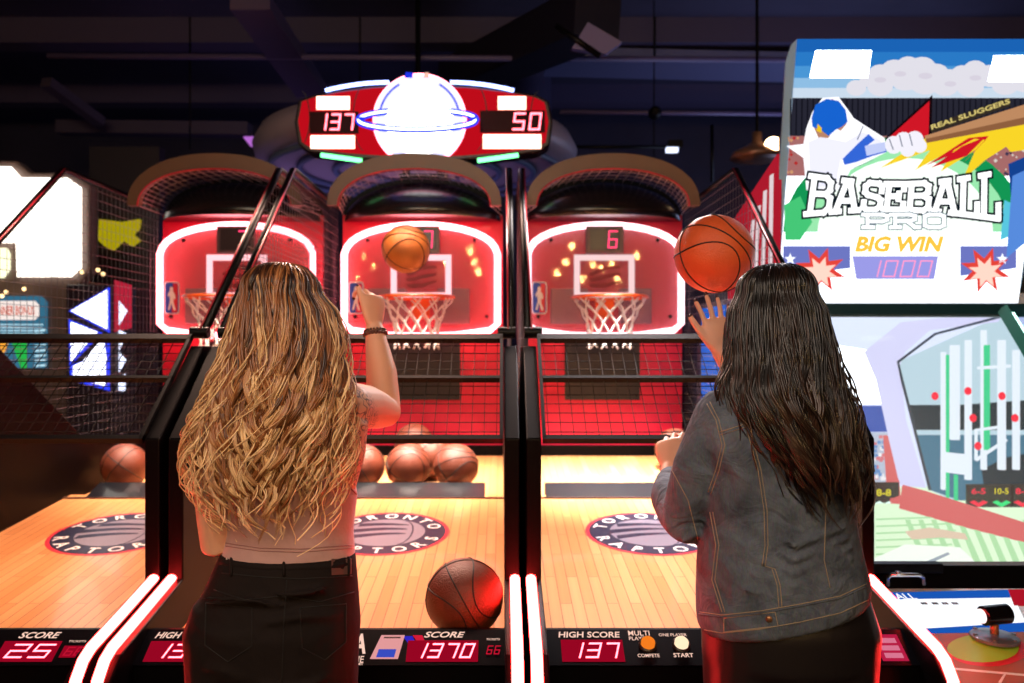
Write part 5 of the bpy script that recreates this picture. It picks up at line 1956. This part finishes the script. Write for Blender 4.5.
hair('hair', wl, None, envL, HL, 240, 15, .135, .0135, .0012, .0029, (1.065, 1.20), seed=11, core=.84, wisps=110, cw=.0125)

# ---- dark haired woman --------------------------------------------
RC = (.62, 1.78)
secR = [(.642, 1.785, .74, .10, .09, .09), (.640, 1.78, .80, .188, .12, .10), (.637, 1.78, .88, .187, .125, .10), (.630, 1.78, .95, .170, .108, .098),
        (.622, 1.785, 1.02, .148, .09, .09), (.617, 1.785, 1.09, .138, .085, .088), (.614, 1.785, 1.18, .142, .088, .1), (.612, 1.785, 1.26, .155, .095, .112),
        (.611, 1.785, 1.32, .160, .092, .09), (.611, 1.785, 1.37, .140, .072, .065), (.612, 1.79, 1.41, .07, .052, .05), (.613, 1.79, 1.46, .05, .05, .05)]
b = MB()
legR = dict(cx=.641, cy=1.785, foot=[(.55, 1.79), (.74, 1.81)])
lower(b, secR[:5], -.004, legR, .100)
b.loft(grow(secR[2:4], -.006) + secR[4:])
limb(b, [(.612, 1.79, 1.42), (.606, 1.795, 1.50)], [.050, .050])
T2, m2 = head_mesh(b, (.605, 1.80, 1.560), R(8), R(14))
limb(b, [(.487, 1.785, 1.335), (.435, 1.80, 1.20), (.415, 1.83, 1.08), (.408, 1.95, 1.125), (.425, 2.02, 1.175)], [.046, .042, .038, .034, .025])
hand(b, (.425, 2.02, 1.175), (.05, .55, .8), (-.5, -.8, .3), (.9, -.3, 0), [(30, 40, 25), (35, 45, 25), (38, 46, 25), (42, 46, 25)], .08, .95)
limb(b, [(.742, 1.80, 1.335), (.745, 1.92, 1.30), (.72, 2.04, 1.262), (.645, 2.075, 1.365), (.580, 2.10, 1.465)], [.048, .045, .042, .038, .0255])
tipsR, _ = hand(b, (.578, 2.101, 1.470), (-.10, .16, 1), (.05, -1, .1), (-1, 0, 0), [(10, 10, 6), (4, 12, 10), (4, 16, 10), (8, 18, 12)], .15, 1.0, thumb=(.66, .06), tbend=.40)
for k in (0, 1):
    foot(b, legR['foot'][k])
bm = b.remesh(.0037, 9)
wr = bm.build('person', skin_mat('skin_warm'), None, smooth=True, origin=(RC[0], RC[1], 0))
tag(wr, 'woman with long dark wavy hair in denim jacket and black trousers, holding up a ball', 'person')
face_parts(T2, m2, wr, mat('iris_brown', (80, 50, 30), .2))
nm = MB()
for p, d_, r_ in tipsR:
    nm.ell(p + d_ * .002 + V(0, -.003, 0), (r_ * .62, r_ * .6, r_ * .85), 10, 8).cut()
nm.split('nail', mat('nail_dark', (60, 20, 26), .25), wr, smooth=True)
j = MB()
lower(j, [s for s in secR if s[2] <= 1.03], .007, legR, .100)
pm_ = j.remesh(.007, 8)
trou = pm_.build('trousers', mat('black_stretch', (20, 16, 18), .42, noise=(5, (30, 24, 26), .3), bump=(7, .25)), wr, smooth=True)
for k in (0, 1):
    sh = MB()
    foot(sh, legR['foot'][k], .009)
    f_ = legR['foot'][k]
    sh.loft([(f_[0], f_[1] + .055, .0, .045, .13, .13), (f_[0], f_[1] + .055, .022, .045, .13, .13)], 24)
    sh.remesh(.006, 3).build('shoe', mat('black_shoe', (24, 22, 24), .5), wr, smooth=True)
# jacket
jk = MB()
jk.loft([(.624, 1.785, .893, .176, .140, .125, 2.2, .22), (.624, 1.785, .905, .185, .146, .13, 2.2, .21), (.623, 1.785, .93, .187, .147, .13, 2.2, .19), (.621, 1.785, .96, .186, .143, .128, 2.2, .14), (.617, 1.785, 1.02, .180, .132, .124, 2.2, .05),
         (.615, 1.785, 1.10, .168, .120, .12, 2.2), (.613, 1.785, 1.18, .164, .116, .125, 2.2), (.612, 1.785, 1.26, .174, .117, .13, 2.3),
         (.611, 1.785, 1.32, .180, .114, .105, 2.4), (.611, 1.785, 1.365, .160, .096, .08, 2.3), (.611, 1.785, 1.40, .115, .078, .065, 2.1), (.611, 1.785, 1.425, .075, .07, .062)], 40)
limb(jk, [(.492, 1.785, 1.335), (.440, 1.795, 1.215), (.419, 1.83, 1.09), (.410, 1.94, 1.125), (.422, 1.985, 1.15)], [.062, .057, .056, .050, .042])
limb(jk, [(.735, 1.80, 1.335), (.745, 1.92, 1.30), (.72, 2.04, 1.265), (.69, 2.06, 1.30)], [.064, .060, .056, .052])
# folds at the elbow and the waist
for t in range(7):
    a = .2 + t * .12
    jk.tube([(.40 - .0 * t, 1.785 + .006 * t, 1.05 + .016 * t), (.425, 1.775 + .004 * t, 1.07 + .02 * t), (.462, 1.79, 1.075 + .026 * t)], [.004, .009, .003], 8)
for t in range(5):
    jk.tube([(.50 + .02 * t, 1.662 + .002 * t, .985 + .03 * t), (.60, 1.650, .965 + .028 * t), (.74, 1.682, 1.02 + .024 * t)], [.003, .0085, .003], 8)
jkm = jk.remesh(.006, 5)
DEN = denim_mat()
jac = jkm.build('denim_jacket', DEN, wr, smooth=True)
KB = bvh_of(jkm)
THREAD = mat('tan_thread', (150, 134, 116), .7)
s1 = MB()
hems = []
lines = [
    [(720, 432), (745, 424), (775, 419), (800, 417)], [(720, 435), (745, 427), (775, 422), (800, 420)],          # yoke
    [(747, 430), (758, 470), (764, 510), (765, 545), (762, 566)], [(750, 430), (761, 470), (767, 510), (768, 545), (765, 566)],
    [(772, 569), (777, 585), (779, 608)], [(775, 569), (780, 585), (782, 608)],
    [(765, 566), (775, 569)],
    [(707, 404), (716, 420), (722, 445), (716, 470), (708, 492)], [(710, 402), (719, 420), (725, 445), (719, 471), (711, 494)],   # armhole
    [(710, 512), (716, 545), (712, 580), (722, 612)], [(713, 512), (719, 545), (715, 580), (725, 612)],
    [(832, 440), (826, 500), (824, 560), (830, 588)],
    [(672, 470), (688, 500), (698, 540)], [(675, 430), (672, 470)],
    [(700, 612), (722, 615), (760, 611), (800, 604), (840, 596), (866, 584)],
    [(700, 629), (722, 633), (760, 629), (800, 622), (840, 613), (868, 600)],
    [(724, 618), (775, 612), (778, 626), (724, 632), (724, 618)]]
for l in lines:
    surface_line(KB, l, .0011, s1, lift=.0006)
s1.build('stitching', THREAD, jac, smooth=True)
# waistband seams and tab button
s2 = MB()
surface_line(KB, [(699, 614), (722, 617), (760, 613), (800, 606), (840, 598), (867, 586)], .0022, s2, lift=.0003)
surface_line(KB, [(723, 434), (745, 426), (775, 421), (802, 419)], .0018, s2, lift=.0003)
surface_line(KB, [(748.5, 430), (759.5, 470), (765.5, 510), (766.5, 545), (763.5, 566)], .0018, s2, lift=.0003)
s2.build('seam_ridge', DEN, jac, smooth=True)
h = KB.ray_cast(V(0, 0, 1.5), (P(769, 619, 1) - V(0, 0, 1.5)).normalized())
if h[0] is not None:
    MB().lathe(h[0], [(.007, -.001), (.007, .002), (.004, .0035)], 16, 0, h[1]).build('tab_button', mat('copper_button', (150, 110, 84), .35, .8), jac, smooth=True)
envR = env_of([
    (261, 784, 796, 1.79, .01, .01), (290, 748, 829, 1.80, .10, .09), (312, 738, 840, 1.80, .120, .10), (335, 734, 844, 1.795, .128, .095), (360, 730, 848, 1.775, .125, .08),
    (390, 722, 852, 1.75, .125, .065), (410, 726, 856, 1.74, .127, .055), (440, 738, 860, 1.735, .127, .05), (470, 756, 866, 1.73, .120, .045), (500, 778, 864, 1.73, .110, .04), (525, 800, 860, 1.735, .10, .035)])
HR = hair_mat('dark_brown_hair', (10, 7, 6), (28, 18, 15), (72, 48, 37), 1.70, .95, .32)
hair('hair', wr, None, envR, HR, 210, 14, .20, .011, .0012, .0030, (1.10, 1.24), seed=5, core=.86, wisps=50, cw=.015, twist=.5)

# ================================================================== light
def area(name, loc, rot, sx_, sy_, e, col):
    l = bpy.data.lights.new(name, 'AREA')
    l.shape = 'RECTANGLE'
    l.size, l.size_y = sx_, sy_
    l.energy = e
    l.color = col
    o = bpy.data.objects.new(name, l)
    C.objects.link(o)
    o.location = loc
    o.rotation_euler = rot
    return o


def aim(o, target):
    d = Vector(target) - o.location
    o.rotation_euler = d.to_track_quat('-Z', 'Y').to_euler()


# lamps under each hood light the rear floor and the playfield
for i, cx in enumerate(CX):
    o = area('hood_lamp', (cx, 3.72, 2.20), (0, 0, 0), .7, .10, (20, 34, 50)[i], ((1, .78, .64), (1, .82, .70), (1, .94, .88))[i])
    o.data.spread = R(62)
    aim(o, (cx, 3.95, .8))
    o = area('playfield_lamp', (cx, 3.42, 2.34), (0, 0, 0), .7, .14, (18, 25, 26)[i], ((1, .64, .48), (1, .62, .48), (1, .86, .84))[i])
    o.data.spread = R(95)
    aim(o, (cx, 2.55, .7))
# room lamps behind and above the players
o = area('room_lamp', (-.9, -.6, 3.3), (0, 0, 0), 1.6, 1.0, 54, (1, .80, .64)); aim(o, (-.48, 1.8, 1.3))
o = area('room_lamp', (.9, -1.2, 3.2), (0, 0, 0), 1.4, 1.0, 8, (.95, .93, .93)); aim(o, (.62, 1.8, 1.2))
o = area('ceiling_wash', (3.2, 6.6, 2.2), (0, 0, 0), 2.5, 1.5, 30, (.50, .60, 1)); aim(o, (1.6, 7.5, 4.3))
o = area('ceiling_wash', (-1.2, 6.2, 2.0), (0, 0, 0), 2.5, 1.5, 8, (.60, .42, 1)); aim(o, (-1.0, 7.2, 4.3))
w = bpy.data.worlds.new('world')
bpy.context.scene.world = w
w.use_nodes = True
w.node_tree.nodes['Background'].inputs[0].default_value = (.012, .008, .022, 1)
w.node_tree.nodes['Background'].inputs[1].default_value = 1.0

cam = bpy.data.cameras.new('camera')
cam.sensor_width = 36
cam.lens = 800 * 36 / 1024
cam.shift_x = 10 / 1024
cam.clip_start = .05
cam.dof.use_dof = True
cam.dof.focus_distance = 1.8
cam.dof.aperture_fstop = 3.2
co = bpy.data.objects.new('camera', cam)
C.objects.link(co)
co.location = (0, 0, 1.5)
co.rotation_euler = (R(90), 0, 0)
sc = bpy.context.scene
sc.camera = co
sc.view_settings.view_transform = 'Standard'
sc.view_settings.look = 'None'
sc.view_settings.gamma = 1
sc.view_settings.exposure = 0
sc.view_settings.use_curve_mapping = False
sc.cycles.use_denoising = True
